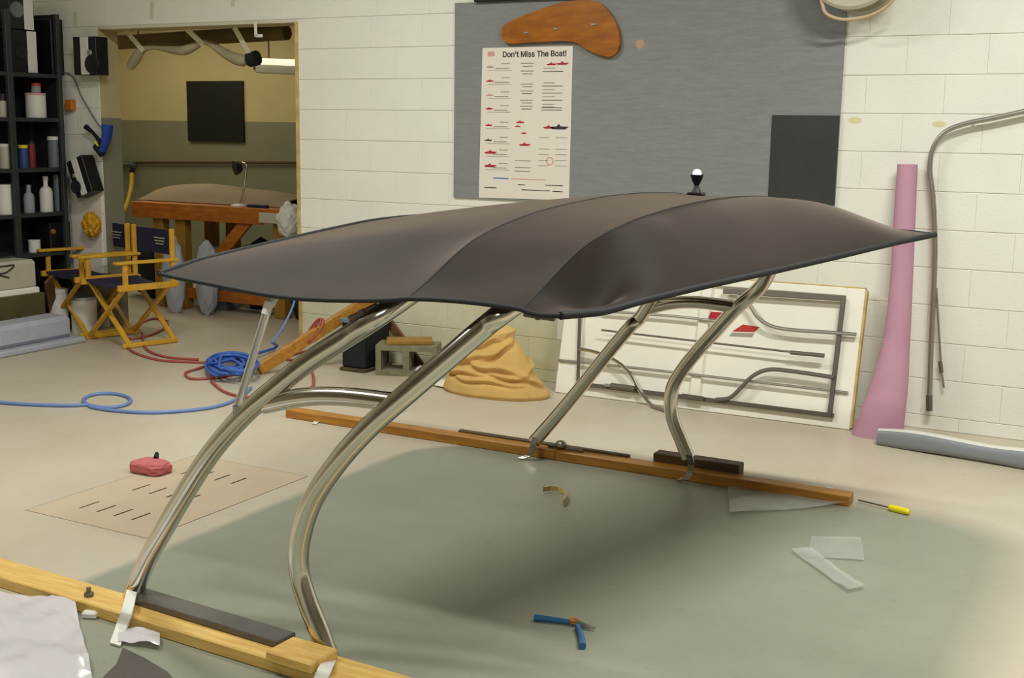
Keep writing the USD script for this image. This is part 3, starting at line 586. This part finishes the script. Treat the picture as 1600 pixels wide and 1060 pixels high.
obj('foam_roll', pink(), 'pink_foam', label='pink foam roll leaning on the wall and flaring out at the floor', category='foam roll', smooth=50)
t = thing('bent_pipe', 'long bent steel pipe hung on the wall right of the pink roll', 'pipe', at(1452, 640, 1, 6.7))
obj('pipe_tube', tube(spline([at(*q, 1, 6.70) for q in ((1452, 636), (1455, 540), (1461, 400), (1458, 310), (1453, 265), (1458, 232), (1476, 207), (1510, 193), (1560, 183), (1640, 165))], 7), .0135, 12), 'steel', t, smooth=60); obj('pipe_end', tube([at(1452, 618, 1, 6.7), at(1452, 642, 1, 6.7)], .017, 10), 'steel_dark', t)
obj('pipe_clip', cat([tube([at(*q, 1, 6.70), at(*q, 1, 6.70) + (0, .047, 0)], .006, 6) for q in ((1457, 470), (1520, 191), (1460, 330))]), 'steel', t)
t = thing('wall_rod', 'thin steel rod hung on the wall close beside the bent pipe', 'rod', at(1474, 605, 1, 6.72))
obj('rod_shaft', tube([at(1463, 450, 1, 6.70), at(1471, 580, 1, 6.72), at(1475, 606, 1, 6.72)], .006, 8), 'steel', t); obj('rod_joint', tube([at(1469, 565, 1, 6.715), at(1471, 582, 1, 6.72)], .011, 8), 'steel_dark', t)
# curled sheet on the floor; its lit top and shaded front are set by colour
def curl(t0, t1, off):
    a_, b_ = at(1368, 697), at(1640, 743); P = []
    for u in np.linspace(0, 1, 36):
        c = a_ * (1 - u) + b_ * u; r_ = .036 + .016 * u + .006 * math.sin(6 * u); row = []
        for th in np.linspace(math.radians(t0), math.radians(t1), 14):
            cs, sn = math.cos(th), math.sin(th); cs, sn = math.copysign(abs(cs) ** .55, cs), math.copysign(abs(sn) ** .8, sn)
            row.append(c + np.array([0, .05 - (r_ + .02 * u * (cs < 0)) * cs + off, .003 + r_ * (1 + sn) + .004 * math.sin(7 * u + 1) * sn]))
        P.append(row)
    return sheet(np.array(P), .003)
cs_ = thing('curled_sheet', 'long curled plastic sheet, lit top and shaded front painted in, on the floor right of the pink roll', 'plastic sheet', at(1480, 716))
obj('shaded_face', curl(-95, 62, 0), 'sheet_shaded', cs_, smooth=60); obj('lit_face', curl(62, 150, 0), 'white_plastic', cs_, smooth=60)

# ------------------------------------------------------------------ boards, poster and coil on the back wall
def wq(x, y, d=WY): return at(x, y, 1, d)
def wall_prism(pxs, y_front, depth, ch=0):
    P = [(wq(*q, y_front)[0], wq(*q, y_front)[2]) for q in pxs]; return prism(Polygon(P).buffer(0), depth, frame((0, y_front + depth, 0), (1, 0, 0), (0, 0, 1)))
gb = obj('notice_board', slab(-4.075, -1.612, WY - .014, WY - .0006, 1.148, 2.372), 'board_grey', label='large grey carpet-faced board fixed high on the white block wall', category='notice board', smooth=False)
obj('picture_frame', cbox((-3.5, WY - .03, 2.62), (.84, .03, .50), .004), 'black', label='black framed board above the grey notice board, cut off by the picture edge', category='frame')
obj('dark_panel', cbox((-1.80, WY - .019, 1.447), (.375, .010, .485), .002), 'board_dark', label='dark square panel at the right end of the grey notice board', category='panel')
t = thing('wood_shape', 'amber varnished curved wood plaque above the paper chart', 'wood plaque', (-3.3, WY - .03, 2.2))
kid = spline([(784, 46), (792, 36), (830, 20), (870, 6), (905, 0), (934, 3), (954, 22), (966, 48), (967, 74), (955, 88), (934, 85), (914, 76), (898, 66), (872, 64), (830, 66), (796, 68), (786, 62)], 5, True)
obj('plaque', wall_prism([tuple(q) for q in kid], WY - .045, .03), 'amber_wood', t, smooth=40)
for q in ((822, 51), (868, 45), (927, 38)): obj('pin', cbox(wq(*q, WY - .048), (.03, .008, .012), .003, 0), 'silver', t)
ch = thing('paper_chart', 'white printed paper chart of small boats on the grey board', 'chart', (-3.56, WY - .02, 1.16))
Y1 = WY - .0165
pq = [wq(*q, Y1) for q in ((754, 75), (895, 72), (889, 313), (748, 309))]
obj('paper_sheet', wall_prism([(754, 75), (895, 72), (889, 313), (748, 309)], Y1, .002), 'paper', ch, smooth=False)
def on_chart(u, v, d=.0006): return ((pq[0] * (1 - u) + pq[1] * u) * (1 - v) + (pq[3] * (1 - u) + pq[2] * u) * v) + np.array([0, -d, 0])
CW = np.linalg.norm(pq[1] - pq[0]); CH = np.linalg.norm(pq[3] - pq[0])
def chart_text(txt, u, v, width, hgt, mt, bold=False):
    m = meshkit.text_mesh(txt, hgt, .0008, bold); w = m.bounds[1][0] - m.bounds[0][0]; m.apply_translation((-m.bounds[0][0], 0, 0)); m.apply_scale((width / w, 1, 1))
    x = pq[1] - pq[0]; m.apply_transform(frame(on_chart(u, v), x, np.cross((0, -1, 0), x / np.linalg.norm(x)))); return obj('title_text', m, mt, ch, smooth=False)
chart_text("Don't Miss The Boat!", .235, .062, CW * .70, .033, 'ink', True)
def dash(u, v, w, h, th=0): c = on_chart(u + w / CW / 2, v); return pbox(c, (w, .0012, h))
marks = {'ink_grey': [], 'ink_red': [], 'ink': [], 'ink_pink': [], 'ink_blue': []}
def boat(u, v, w, mt):
    c = on_chart(u, v); pg = Polygon([(0, .3), (.15, 0), (.85, 0), (1.05, .45), (.6, .5), (.5, .9), (.35, .5)])
    pg = Polygon([(x_ * w, y_ * w * .3) for x_, y_ in pg.exterior.coords]); marks[mt].append(prism(pg, .0012, frame(c, (1, 0, 0), (0, 0, 1))))
for v, mt in ((.13, 'ink_grey'), (.222, 'ink_red'), (.315, 'ink_pink'), (.405, 'ink_red'), (.515, 'ink_red'), (.615, 'ink'), (.70, 'ink_red'), (.79, 'ink_red')):
    boat(.05, v, .055 if v < .66 else .09, mt); marks['ink_grey'].append(dash(.15, v + .005, .10, .006)); marks['ink_grey'].append(dash(.22, v - .025, .06, .005)); marks['ink_grey'].append(dash(.07, v + .018, .17, .003))
for v in (.105, .155, .24, .285, .345, .385): marks['ink_grey'].append(dash(.44, v, .09, .006)); marks['ink'].append(dash(.42 + .04, v + .018, .07, .003))
for u, v, w in ((.40, .495, .06), (.39, .52, .04), (.46, .565, .04), (.44, .645, .08)): boat(u, v, w, 'ink_red')
for v in (.16, .255, .30, .345, .395, .41): marks['ink'].append(dash(.68, v, .14, .0035)); marks['ink_grey'].append(dash(.69, v - .022, .08, .005))
boat(.72, .12, .07, 'ink_red'); boat(.83, .118, .08, 'ink_red'); boat(.70, .53, .08, 'ink_red'); boat(.78, .535, .12, 'ink')
for v in (.59, .665, .70, .74, .775): marks['ink_grey'].append(dash(.66, v, .07, .004)); marks['ink_grey'].append(dash(.84, v, .08, .004))
marks['ink_pink'].append(lathe([(.02, -.0006), (.026, -.0006), (.026, .0006), (.02, .0006), (.02, -.0006)], on_chart(.785, .745), 20, (0, 1, 0)))
for v in (.745, .79, .815): marks['ink_grey'].append(dash(.40, v, .11, .006))
marks['ink_blue'].append(dash(.16, .865, .11, .006)); marks['ink_pink'].append(dash(.36, .868, .24, .005)); marks['ink_pink'].append(dash(.06, .04, .05, .03))
for u, v, w in ((.06, .93, .09), (.48, .94, .20), (.82, .945, .07), (.74, .905, .12), (.44, .905, .05)): marks['ink'].append(dash(u, v, w, .0045))
for k, ms in marks.items(): obj('printed_marks', cat(ms), k, ch, smooth=False, kind='stuff')
obj('orange_mark', quad(np.array([wq(*q, WY - .0141) for q in ((994, 64), (1004, 61), (1008, 70), (1000, 78), (993, 72))]), np.array([0, -1, 0]), -.001, .001), 'stain_peach', gb)
for q in ((1336, 188), (1467, 194)):
    obj('stain_mark', quad(np.array([wq(q[0] + 11 * math.cos(a_), q[1] + 5 * math.sin(a_)) for a_ in np.linspace(0, 6.28, 12)]), np.array([0, -1, 0]), -.004, .0008), 'stain_yellow', wb)
# hose reel at the top right
rc = wq(1338, -62, WY - .16)
t = thing('cable_reel', 'beige cable reel on the wall, cut off by the top of the picture', 'cable reel', (rc[0], WY, rc[2]))
obj('drum', lathe([(0, 0), (.24, 0), (.255, .012), (.255, .03), (.15, .04), (.15, .17), (.255, .18), (.255, .2), (.24, .21), (0, .21)], (rc[0], WY - .24, rc[2]), 40, (0, 1, 0)), 'beige_plastic', t)
obj('drum_mount', cbox((rc[0], WY - .018, rc[2]), (.12, .034, .3), .004), 'steel_dark', t)
lp = [(1270, -40), (1283, 0), (1290, 20), (1308, 29), (1330, 30), (1360, 24), (1385, 10), (1398, -6), (1404, -40)]
obj('cable_loop', tube(spline([wq(*q, WY - .2 - .02 * math.sin(i)) for i, q in enumerate(lp)], 6), .009, 8), 'beige_cloth', t, smooth=60)

# ------------------------------------------------------------------ lintel: hung roll, strips
P = spline([wq(*q, 6.99) for q in ((203, 106), (212, 92), (222, 78), (240, 74), (262, 77), (286, 79), (305, 72), (318, 66), (334, 72), (356, 86), (376, 94), (390, 93))], 6)
t = thing('hung_roll', 'sagging roll of grey beige cloth slung under the doorway lintel', 'cloth roll', P[len(P) // 2])
kk = np.linspace(0, 1, len(P)); obj('cloth', tube(P, .033 + .012 * np.sin(kk * 17) + .022 * np.exp(-((kk - .93) / .07) ** 2), 14, .8), 'grey_cloth', t, smooth=60)
obj('dark_end', tube([P[-1], P[-1] + (.07, 0, .01)], .055, 12), 'black_soft', t)
for q0, q1 in (((206, 48), (224, 80)), ((304, 38), (318, 70)), ((396, 30), (394, 92))):
    b_ = wq(*q1, 6.97); a_ = np.array([b_[0] - .10, 6.90, DZ - .003]); obj('sling', bar(a_, b_, .042, .006, .001, (0, 1, 0)), 'sling_web', t)
obj('brown_roll', cat([tube([wq(196, 66, 7.12) + (-.1, 0, 0), wq(440, 51, 7.12) + (.05, 0, 0)], .055, 14)] + [tube([(x_, 7.12, 2.2), (x_, 7.12, BZ)], .006, 6) for x_ in (-7.2, -6.2)]), 'brown_cloth', label='brown roll of vinyl lying along the inside of the lintel', category='vinyl roll', smooth=60)
obj('wall_hook', cat([bar(wq(399, 34, 6.73), wq(400, 58, 6.73), .022, .012, .002, (0, 1, 0)), bar(wq(400, 56, 6.73), wq(410, 56, 6.73), .012, .022, .002)]), 'white_plastic', label='white hook at the right of the doorway lintel', category='hook')
for q0, q1 in (((238, 2), (237, 30)), ((365, -4), (364, 10)), ((118, 18), (118, 40))):
    obj('tape_strip', quad(np.array([wq(q0[0] - 3, q0[1], WY), wq(q0[0] + 3, q0[1], WY), wq(q1[0] + 3, q1[1], WY), wq(q1[0] - 3, q1[1], WY)]), np.array([0, -1, 0]), -.002, .002), 'mortar', label='narrow grey tape strip stuck on the lintel, %s' % {238: 'the middle one', 365: 'the short one at the right', 118: 'the one above the striped carton'}[q0[0]], category='tape')
# back room things
t = thing('strip_lamp', 'white strip lamp inside the back room at the right', 'strip lamp', at(430, 108, 1, 8.3))
obj('housing', bar(at(404, 106, 1, 8.3), at(520, 112, 1, 8.3), .10, .09, .01), 'white_plastic', t); obj('tube', tube([at(408, 96, 1, 8.25), at(520, 100, 1, 8.25)], .028, 10), 'tube_dim', t)
obj('hanger', tube([at(420, 100, 1, 8.3), at(420, 100, 1, 8.3) * (1, 1, 0) + (0, 0, BZ)], .008, 6), 'steel', t)
obj('end_cap', blob(at(404, 104, 1, 8.3), (.05, .05, .05), .1, 2, 1, 2), 'grey_plastic', t)
obj('wall_panel', slab(at(292, 126, 1, 9.48)[0], at(379, 126, 1, 9.48)[0], 9.47, 9.4995, at(292, 220, 1, 9.48)[2], at(292, 127, 1, 9.48)[2]), 'black', label='black square panel on the two tone wall of the back room', category='panel', smooth=False)
obj('wall_pipe', tube([at(150, 254, 1, 9.47), at(520, 254, 1, 9.47)], .012, 8), 'wood_dark', label='thin dark pipe running along the grey lower wall of the back room', category='pipe')
# work bench
BYF, BZT = 7.75, .86
bx0, bx1 = at(205, 325, 1, BYF)[0], at(445, 325, 1, BYF)[0]
zt = at(300, 320, 1, BYF)[2]
t = thing('work_bench', 'wooden work bench with an orange brown top rail in the back room', 'work bench', ((bx0 + bx1) / 2, 8.15, 0))
obj('bench_top', cbox(((bx0 + bx1) / 2, BYF + .42, zt - .02), (bx1 - bx0, .84, .04), .004), 'wood_orange', t)
obj('apron', cbox(((bx0 + bx1 - .25) / 2, BYF + .015, zt - .085), (bx1 - bx0 - .25, .035, .10), .004), 'wood_orange', t)
obj('end_rail', cbox((bx1 - .12, BYF + .012, zt - .075), (.30, .04, .085), .004), 'beige_plastic', t)
for x in (bx0 + .25, at(294, 400, 1, 7.9)[0], bx1 - .12):
    for y in (BYF + .10, BYF + .74): obj('leg', cbox((x, y, (zt - .04) / 2), (.11, .09, zt - .04), .005), 'wood_leg', t)
obj('brace', bar(at(393, 338, 1, BYF + .05), at(330, 415, 1, BYF + .05), .10, .04, .004, (0, 1, 0)), 'wood_orange', t)
obj('low_rail', cbox(((bx0 + bx1) / 2, BYF + .1, .14), (bx1 - bx0 - .5, .05, .09), .004), 'wood_orange', t)
def mound(pxs, y, dep, mt, name, label, category, amp=.03, seed=4, base=None):
    top = spline([at(*q, 1, y) for q in pxs], 6); zb = top[:, 2].min() if base is None else base; G = []
    for p in top:
        G.append([np.array([p[0], y - dep / 2 + dep * v, zb + max(0, p[2] - zb) * (1 - abs(2 * v - 1) ** 3) + amp * .5 * float(meshkit.fbm(np.array([p[0] * 6, v * 3, 0]), 3, seed)) * (1 - abs(2 * v - 1))]) for v in np.linspace(0, 1, 14)])
    return obj(name, sheet(np.array(G), .01), mt, label=label, category=category, smooth=50)
mound([(244, 314), (252, 301), (272, 292), (330, 290), (385, 297), (440, 303), (470, 312)], BYF + .40, .5, 'bench_cloth', 'folded_cloth', 'folded beige cloth heaped on the work bench', 'cloth', base=zt + .004)
lb_ = at(372, 316, 1, BYF + .10); lb_[2] = zt
t = thing('desk_lamp', 'desk lamp with a black head and thin bright arm on the work bench', 'desk lamp', lb_)
obj('base', lathe([(0, 0), (.06, 0), (.062, .008), (.03, .02), (0, .022)], lb_, 20), 'white_plastic', t)
obj('arm', tube(spline([lb_ + (.02, 0, .02), at(381, 296, 1, BYF + .10), at(384, 272, 1, BYF + .10), at(385, 258, 1, BYF + .10), at(378, 254, 1, BYF + .10)], 6), .009, 8), 'chrome', t, smooth=60)
obj('lamp_head', lathe([(0, -.03), (.03, -.03), (.05, -.01), (.062, .03), (.055, .03), (0, .02)], at(372, 262, 1, BYF + .10), 20, (-.5, -.8, -.2)), 'black', t)
k0 = at(388, 314, 1, BYF + .06); k0[2] = zt + .012; k1 = at(418, 312, 1, BYF + .06); k1[2] = zt + .012
obj('hand_tool', cat([bar(k0, k1, .05, .024, .006)]), 'navy', label='dark blue hand tool lying on the bench beside the desk lamp', category='tool')
obj('plastic_bag', blob(at(452, 345, 1, BYF - .05), (.10, .10, .14), .25, 2.5, 6, 4), 'white_plastic', label='crumpled white plastic bag hung at the right end of the bench', category='bag')
def on_floor_blob(q, y, s, mt, name, label, category, seed, amp=.2):
    c = at(*q, 1, y); h = max(.1, c[2]) / 2; obj(name, blob((c[0], y, h), (s[0], s[1], h * 1.04), amp, 2.3, seed, 4, .0), mt, label=label, category=category)
on_floor_blob((408, 378), 8.2, (.24, .20, .30), 'teal_dark', 'bin_bag', 'dark teal bag bulging under the right of the bench', 'bag', 3)
on_floor_blob((240, 360), 8.2, (.34, .2, .32), 'black_soft', 'bin_bag', 'black bag under the left of the bench behind the folding chairs', 'bag', 5)
on_floor_blob((474, 362), 7.9, (.12, .14, .36), 'black_soft', 'bin_bag', 'black bag under the right end of the bench by the doorway', 'bag', 8)
on_floor_blob((270, 376), 7.60, (.10, .08, .22), 'pale_blue', 'paper_sack', 'pale sack standing left of the middle bench leg', 'sack', 9)
on_floor_blob((322, 376), 7.66, (.10, .08, .24), 'pale_blue', 'paper_sack', 'pale sack standing right of the middle bench leg', 'sack', 10)
bq = at(348, 385, 1, 8.05); obj('storage_box', cbox((bq[0] - .02, 8.02, .27), (.30, .2, .54), .008), 'slate', label='slate blue box on the floor under the bench brace', category='box')
# yellow hose on back room wall
hv = at(203, 257, 1, 9.40)
t = thing('hanging_hose', 'yellow hose hanging from a tap on the back room wall', 'hose', hv)
obj('tap', cat([tube([at(186, 256, 1, 9.44), at(208, 256, 1, 9.40)], .022, 10), tube([hv + (0, .09, 0), hv], .02, 10), cbox(hv + (.03, 0, .03), (.1, .015, .012), .003)]), 'grey_plastic', t)
obj('connector', tube([at(207, 262, 1, 9.38), at(206, 272, 1, 9.38)], .026, 10), 'black', t)
obj('hose_tube', tube(spline([at(*q, 1, 9.2 - .5 * i / 5) for i, q in enumerate(((206, 272), (205, 292), (199, 316), (192, 331), (180, 336), (160, 330)))], 7), .024, 10), 'yellow_hose', t, smooth=60)

# ------------------------------------------------------------------ pillar at the left of the doorway
def carton(c, sx, sy, sz, rz, tilt, label, flip=1):
    t = thing('striped_carton', label, 'carton', c, group='striped cartons')
    T = trimesh.transformations.translation_matrix(c) @ trimesh.transformations.rotation_matrix(rz, (0, 0, 1)) @ trimesh.transformations.rotation_matrix(tilt, (0, 1, 0))
    def add(n, m, mt): m.apply_transform(T); obj(n, m, mt, t)
    add('carton_body', cbox((0, 0, 0), (sx, sy, sz), .004), 'black'); add('white_band', cbox((0, -.001, 0), (sx * .36, sy + .004, sz * .985), .002), 'white_plastic')
    add('round_cone', lathe([(0, 0), (.3 * sx, 0), (.28 * sx, .012), (.12 * sx, .006), (0, .008)], (flip * sx * .32, -sy / 2, -sz * .22), 20, (0, -1, 0)), 'black_soft'); add('badge', lathe([(0, 0), (.1 * sx, 0), (.08 * sx, .01), (0, .012)], (flip * sx * .24, -sy / 2 - .003, sz * .08), 14, (0, -1, 0)), 'silver')
c = at(142, 88, 1, 6.68); carton(c, .24, .12, .28, 0, 0, 'black carton with a white band fixed high on the pillar under the lintel')
c = at(133, 276, 1, 6.66); carton(c, .18, .12, .29, 0, -.36, 'tilted black carton with a white band on the pillar above the folding chairs', -1)
def X(x, y, xx): return at(x, y, 0, xx)
obj('orange_box', cbox(wq(110, 164, WY - .03), (.065, .05, .08), .004), 'orange', label='small orange box on the white pillar beside the shelf', category='box')
t = thing('spray_gun', 'blue and black spray gun hung on the corner of the white pillar', 'spray gun', wq(165, 215, 6.7))
obj('body', tube(spline([wq(168, 195, 6.69), wq(167, 210, 6.69), wq(165, 222, 6.69), wq(160, 236, 6.69)], 5), np.linspace(.05, .035, 16), 12, .7), 'blue', t); obj('nozzle', tube([wq(134, 198, 6.69), wq(146, 208, 6.69), wq(160, 226, 6.69)], [.022, .013, .02], 8), 'black', t); obj('cup', tube([wq(150, 228, 6.69), wq(160, 241, 6.69)], .03, 10), 'black_soft', t); obj('trigger', tube([wq(148, 222, 6.68), wq(154, 229, 6.68)], .009, 6), 'yellow', t)
obj('wall_wire', tube(spline([wq(88, 112, 6.73), wq(112, 118, 6.735), wq(128, 152, 6.735), wq(152, 192, 6.735), wq(160, 200, 6.735)], 5), .005, 6), 'grey_plastic', label='thin grey wire running down across the white pillar', category='wire')
obj('gold_bundle', blob(wq(143, 351, 6.68), (.075, .06, .095), .35, 3.2, 3, 4), 'gold', label='bunched golden yellow cord hung on the white pillar', category='cord')
obj('pillar_paper', wall_prism([(110, 318), (158, 301), (160, 430), (116, 432)], WY - .012, .010), 'paper', label='pale paper sheet with a slanting top edge on the pillar', category='paper', smooth=False)

# ------------------------------------------------------------------ steel shelf on the left wall
SX, SY0, SY1 = -7.56, 5.55, 6.66
t = thing('steel_shelf', 'dark grey steel shelf unit crowded with cans at the left wall', 'shelf', ((SX + XL) / 2, (SY0 + SY1) / 2, 0))
for y in (SY1 - .02, 6.185, SY0):
    for x in (SX, XL + .03): obj('post', cbox((x, y, 1.2), (.035, .05 if y < 6.5 else .035, 2.4), .003), 'grey_metal', t)
SHZ = [.60, .905, 1.245, 1.622, 1.952]
for z in SHZ + [.10]: obj('shelf_board', cbox(((SX + XL) / 2 + .01, (SY0 + SY1) / 2, z - .015), (SX - XL - .01, SY1 - SY0, .03), .003), 'grey_metal', t)
obj('end_panel', slab(XL + .02, SX - .02, SY1 - .012, SY1 - .004, .05, 2.4), 'black_soft', t, smooth=False)
obj('back_panel', slab(XL + .004, XL + .012, SY0, SY1, .05, 2.4), 'black_soft', t, smooth=False)
def can(q, z, r, h, body, lid, name, label, category, lidh=.02, x=-7.66, neck=None):
    p = at(*q, 0, x); c = np.array([p[0], p[1], z]); th = thing(name, label, category, c, group='containers on the steel shelf' if z > .1 else 'white jugs on the floor')
    if neck: prof = [(0, 0), (r, 0), (r, h * .62), (r * .85, h * .74), (neck, h * .82), (neck, h), (0, h)]
    else: prof = [(0, 0), (r * .97, 0), (r, .006), (r, h - .006), (r * .97, h), (0, h)]
    obj('container', lathe(prof, c, 20), body, th, smooth=40)
    rr = neck * 1.2 if neck else r * 1.03
    obj('lid', lathe([(0, 0), (rr, 0), (rr, lidh), (rr * .9, lidh + .003), (0, lidh + .003)], c + (0, 0, h), 18), lid, th)
can((57, 183), SHZ[3], .075, .17, 'white_plastic', 'ink_pink', 'paint_pail', 'white pail with a pinkish lid on the second shelf', 'pail', .015)
can((57, 150), SHZ[3] + .19, .035, .05, 'clear_glass', 'red', 'glass_jar', 'small glass jar with a red lid on top of the white pail', 'jar')
can((89, 185), SHZ[3], .03, .11, 'pale_blue', 'blue', 'spray_bottle', 'small pale bottle between the pail and the shelf post', 'bottle', .03)
can((6, 185), SHZ[3], .05, .12, 'beige_plastic', 'black', 'paint_can', 'beige can at the left of the second shelf', 'can', .05)
can((37, 256), SHZ[2], .035, .15, 'can_blue', 'yellow', 'spray_can', 'blue spray can on the third shelf', 'can')
can((50, 256), SHZ[2], .03, .18, 'can_red', 'black', 'spray_can', 'dark red spray can beside the blue spray can', 'can')
can((86, 256), SHZ[2], .05, .21, 'grey_plastic', 'white_plastic', 'grey_jar', 'tall grey jar with a white lid at the end of the third shelf', 'jar', .025)
can((11, 258), SHZ[2], .055, .16, 'beige_plastic', 'white_plastic', 'paint_can', 'cream can at the left of the third shelf', 'can')
can((9, 328), SHZ[1], .07, .20, 'white_plastic', 'white_plastic', 'jug', 'white jug at the left of the fourth shelf', 'jug')
can((46, 326), SHZ[1], .04, .19, 'clear_glass', 'silver', 'glass_bottle', 'clear glass bottle on the fourth shelf', 'bottle', .02, -7.66, .018)
can((73, 324), SHZ[1], .05, .24, 'white_plastic', 'white_plastic', 'spray_bottle', 'white bottle with a narrow neck on the fourth shelf', 'bottle', .03, -7.66, .018)
can((94, 322), SHZ[1], .045, .26, 'slate', 'slate', 'slate_canister', 'slate canister next to the shelf post on the fourth shelf', 'canister')
can((54, 388), SHZ[0], .045, .085, 'white_plastic', 'white_tape', 'white_mug', 'white tub on the lowest open shelf', 'tub', .006)
p = at(82, 385, 0, -7.72); bb = thing('black_box', 'black box with a gold spot behind the white tub', 'box', (-7.72, p[1], SHZ[0])); obj('box_body', cbox((-7.72, p[1], SHZ[0] + .111), (.2, .2, .22), .006), 'black', bb)
obj('gold_spot', lathe([(0, 0), (.022, 0), (.018, .012), (0, .014)], at(83, 362, 0, -7.618), 14, (1, 0, 0)), 'wood_leg', bb)
for q, z, h, lab in (((36, 75), SHZ[4], .31, 'black and white carton standing on the top shelf'), ((30, 10), SHZ[4] + .315, .28, 'black and white carton stacked above another on the top shelf')):
    p = at(*q, 0, -7.66); t = thing('striped_carton', lab, 'carton', (-7.68, p[1], z), group='striped cartons'); y = p[1]
    obj('carton_body', cbox((-7.70, y - .03, z + h / 2), (.2, .22, h), .004), 'black', t); obj('white_band', cbox((-7.698, y + .03, z + h / 2), (.206, .085, h * .985), .003), 'white_plastic', t)
    obj('round_cone', lathe([(0, 0), (.06, 0), (.055, .012), (.02, .006), (0, .008)], (-7.60, y - .075, z + h * .5), 20, (1, 0, 0)), 'black_soft' if z < 2 else 'grey_plastic', t)
obj('black_case', cbox((-7.75, at(78, 60, 0, -7.75)[1], SHZ[4] + .21), (.26, .2, .42), .006), 'black', label='tall black case at the end of the top shelf', category='case')

# things on the floor in front of the shelf
bx = -7.33
a_, b_ = at(58, 405, 0, bx), at(56, 458, 0, bx); y1, z1, z0 = a_[1], a_[2], b_[2]
t = thing('sewing_case', 'beige plastic machine case with a dark curly mark before the shelf', 'case', (bx - .16, y1 - .3, z0))
obj('case_body', cbox((bx - .13, y1 - .32, (z0 + .03 + z1) / 2), (.26, .64, z1 - z0 - .03), .025), 'beige_plastic', t); obj('case_base', cbox((bx - .13, y1 - .32, z0 + .02), (.275, .66, .05), .012), 'white_panel', t)
obj('swirl_mark', tube(spline([X(-10, 418, bx + .003), X(8, 416, bx + .003), X(22, 415, bx + .003), X(10, 426, bx + .003), X(-4, 429, bx + .003), X(14, 434, bx + .003)], 5), .006, 6), 'ink', t)
zc = z0; obj('olive_crate', cbox((bx - .13, y1 - .30, zc / 2), (.28, .70, zc), .008), 'olive', label='olive brown wooden crate under the beige machine case', category='crate')
bl = at(84, 522, 2, .0)
obj('bundled_sheet', cat([cbox((-7.02, y1 - .36, .022), (.30, .76, .044), .012, .03), cbox((-7.05, y1 - .38, .125), (.24, .68, .16), .03, .05)]), 'pale_blue', label='pale bundled plastic sheet on the floor before the olive crate', category='plastic sheet')
obj('brown_board', bar(at(85, 514, 2, .0) + (0, 0, .012), X(76, 436, -7.25), .09, .02, .003, (1, 0, 0)), 'brown_board', label='upright brown board between the crate and the white bottles', category='board')
can((92, 500), 0.0, .075, .30, 'white_plastic', 'white_plastic', 'white_jug', 'tall white jug on the floor left behind the folding chairs', 'jug', .03, -7.42)
can((132, 498), 0.0, .095, .26, 'white_plastic', 'silver', 'white_jug', 'wide white jug on the floor behind the folding chairs', 'jug', .02, -7.22)

# ------------------------------------------------------------------ director's chairs
def director(c, rz, label, group):
    """origin at the floor centre; front towards -y"""
    t = thing('folding_chair', label, 'chair', c, rz, group)
    W, D, ZS, ZA, ZB = .54, .42, .435, .615, .84
    L = dict(local=True)
    for s in (-1, 1):
        x = s * W / 2
        obj('seat_rail', cbox((x, 0, ZS), (.035, D + .06, .045), .006), 'chair_wood', t, **L); obj('floor_rail', cbox((x, 0, .02), (.03, D + .02, .035), .006), 'chair_wood', t, **L)
        obj('armrest', cbox((x, -.01, ZA), (.055, D + .08, .022), .006), 'chair_wood', t, **L)
        obj('arm_post', cbox((x, -D / 2 + .03, (ZS + ZA) / 2), (.028, .035, ZA - ZS), .004), 'chair_wood', t, **L)
        obj('back_post', cbox((x, D / 2 - .01, (ZS + ZB) / 2), (.03, .035, ZB - ZS), .005), 'chair_wood', t, **L)
    for y in (-D / 2 + .03, D / 2 - .03):
        for s in (-1, 1): obj('cross_leg', bar((s * W / 2, y + s * .015, .02), (-s * W / 2, y + s * .015, ZS - .01), .022, .038, .004, (0, 1, 0)), 'chair_wood', t, **L)
    xs = np.linspace(-W / 2, W / 2, 9); G = np.array([[(x, y, ZS + .018 - .03 * (1 - (2 * x / W) ** 2)) for y in np.linspace(-D / 2, D / 2, 5)] for x in xs]); obj('seat', sheet(G, .006), 'navy', t, smooth=50, **L)
    G = np.array([[(x, D / 2 + .012 + .03 * (1 - (2 * x / W) ** 2), z) for z in np.linspace(ZB - .20, ZB - .02, 4)] for x in xs]); bk = obj('backrest', sheet(G, .006), 'navy', t, smooth=50, **L)
    obj('white_print', cat([pbox((.03, D / 2 + .034 - .006, ZB - .085 - .022 * k), (.15 - .02 * k, .004, .011)) for k in range(3)]), 'ink_grey', bk, local=True)
ang = math.atan2(-.26, .966)
c2 = np.array([-6.65, 6.40, 0]); c1 = c2 + np.array([-.62, .17, 0])
director(c2, ang, 'yellow wooden folding chair with navy canvas, the front one of two', 'folding chairs by the shelf')
director(c1, ang, 'yellow wooden folding chair with navy canvas, behind the front one beside the shelf', 'folding chairs by the shelf')
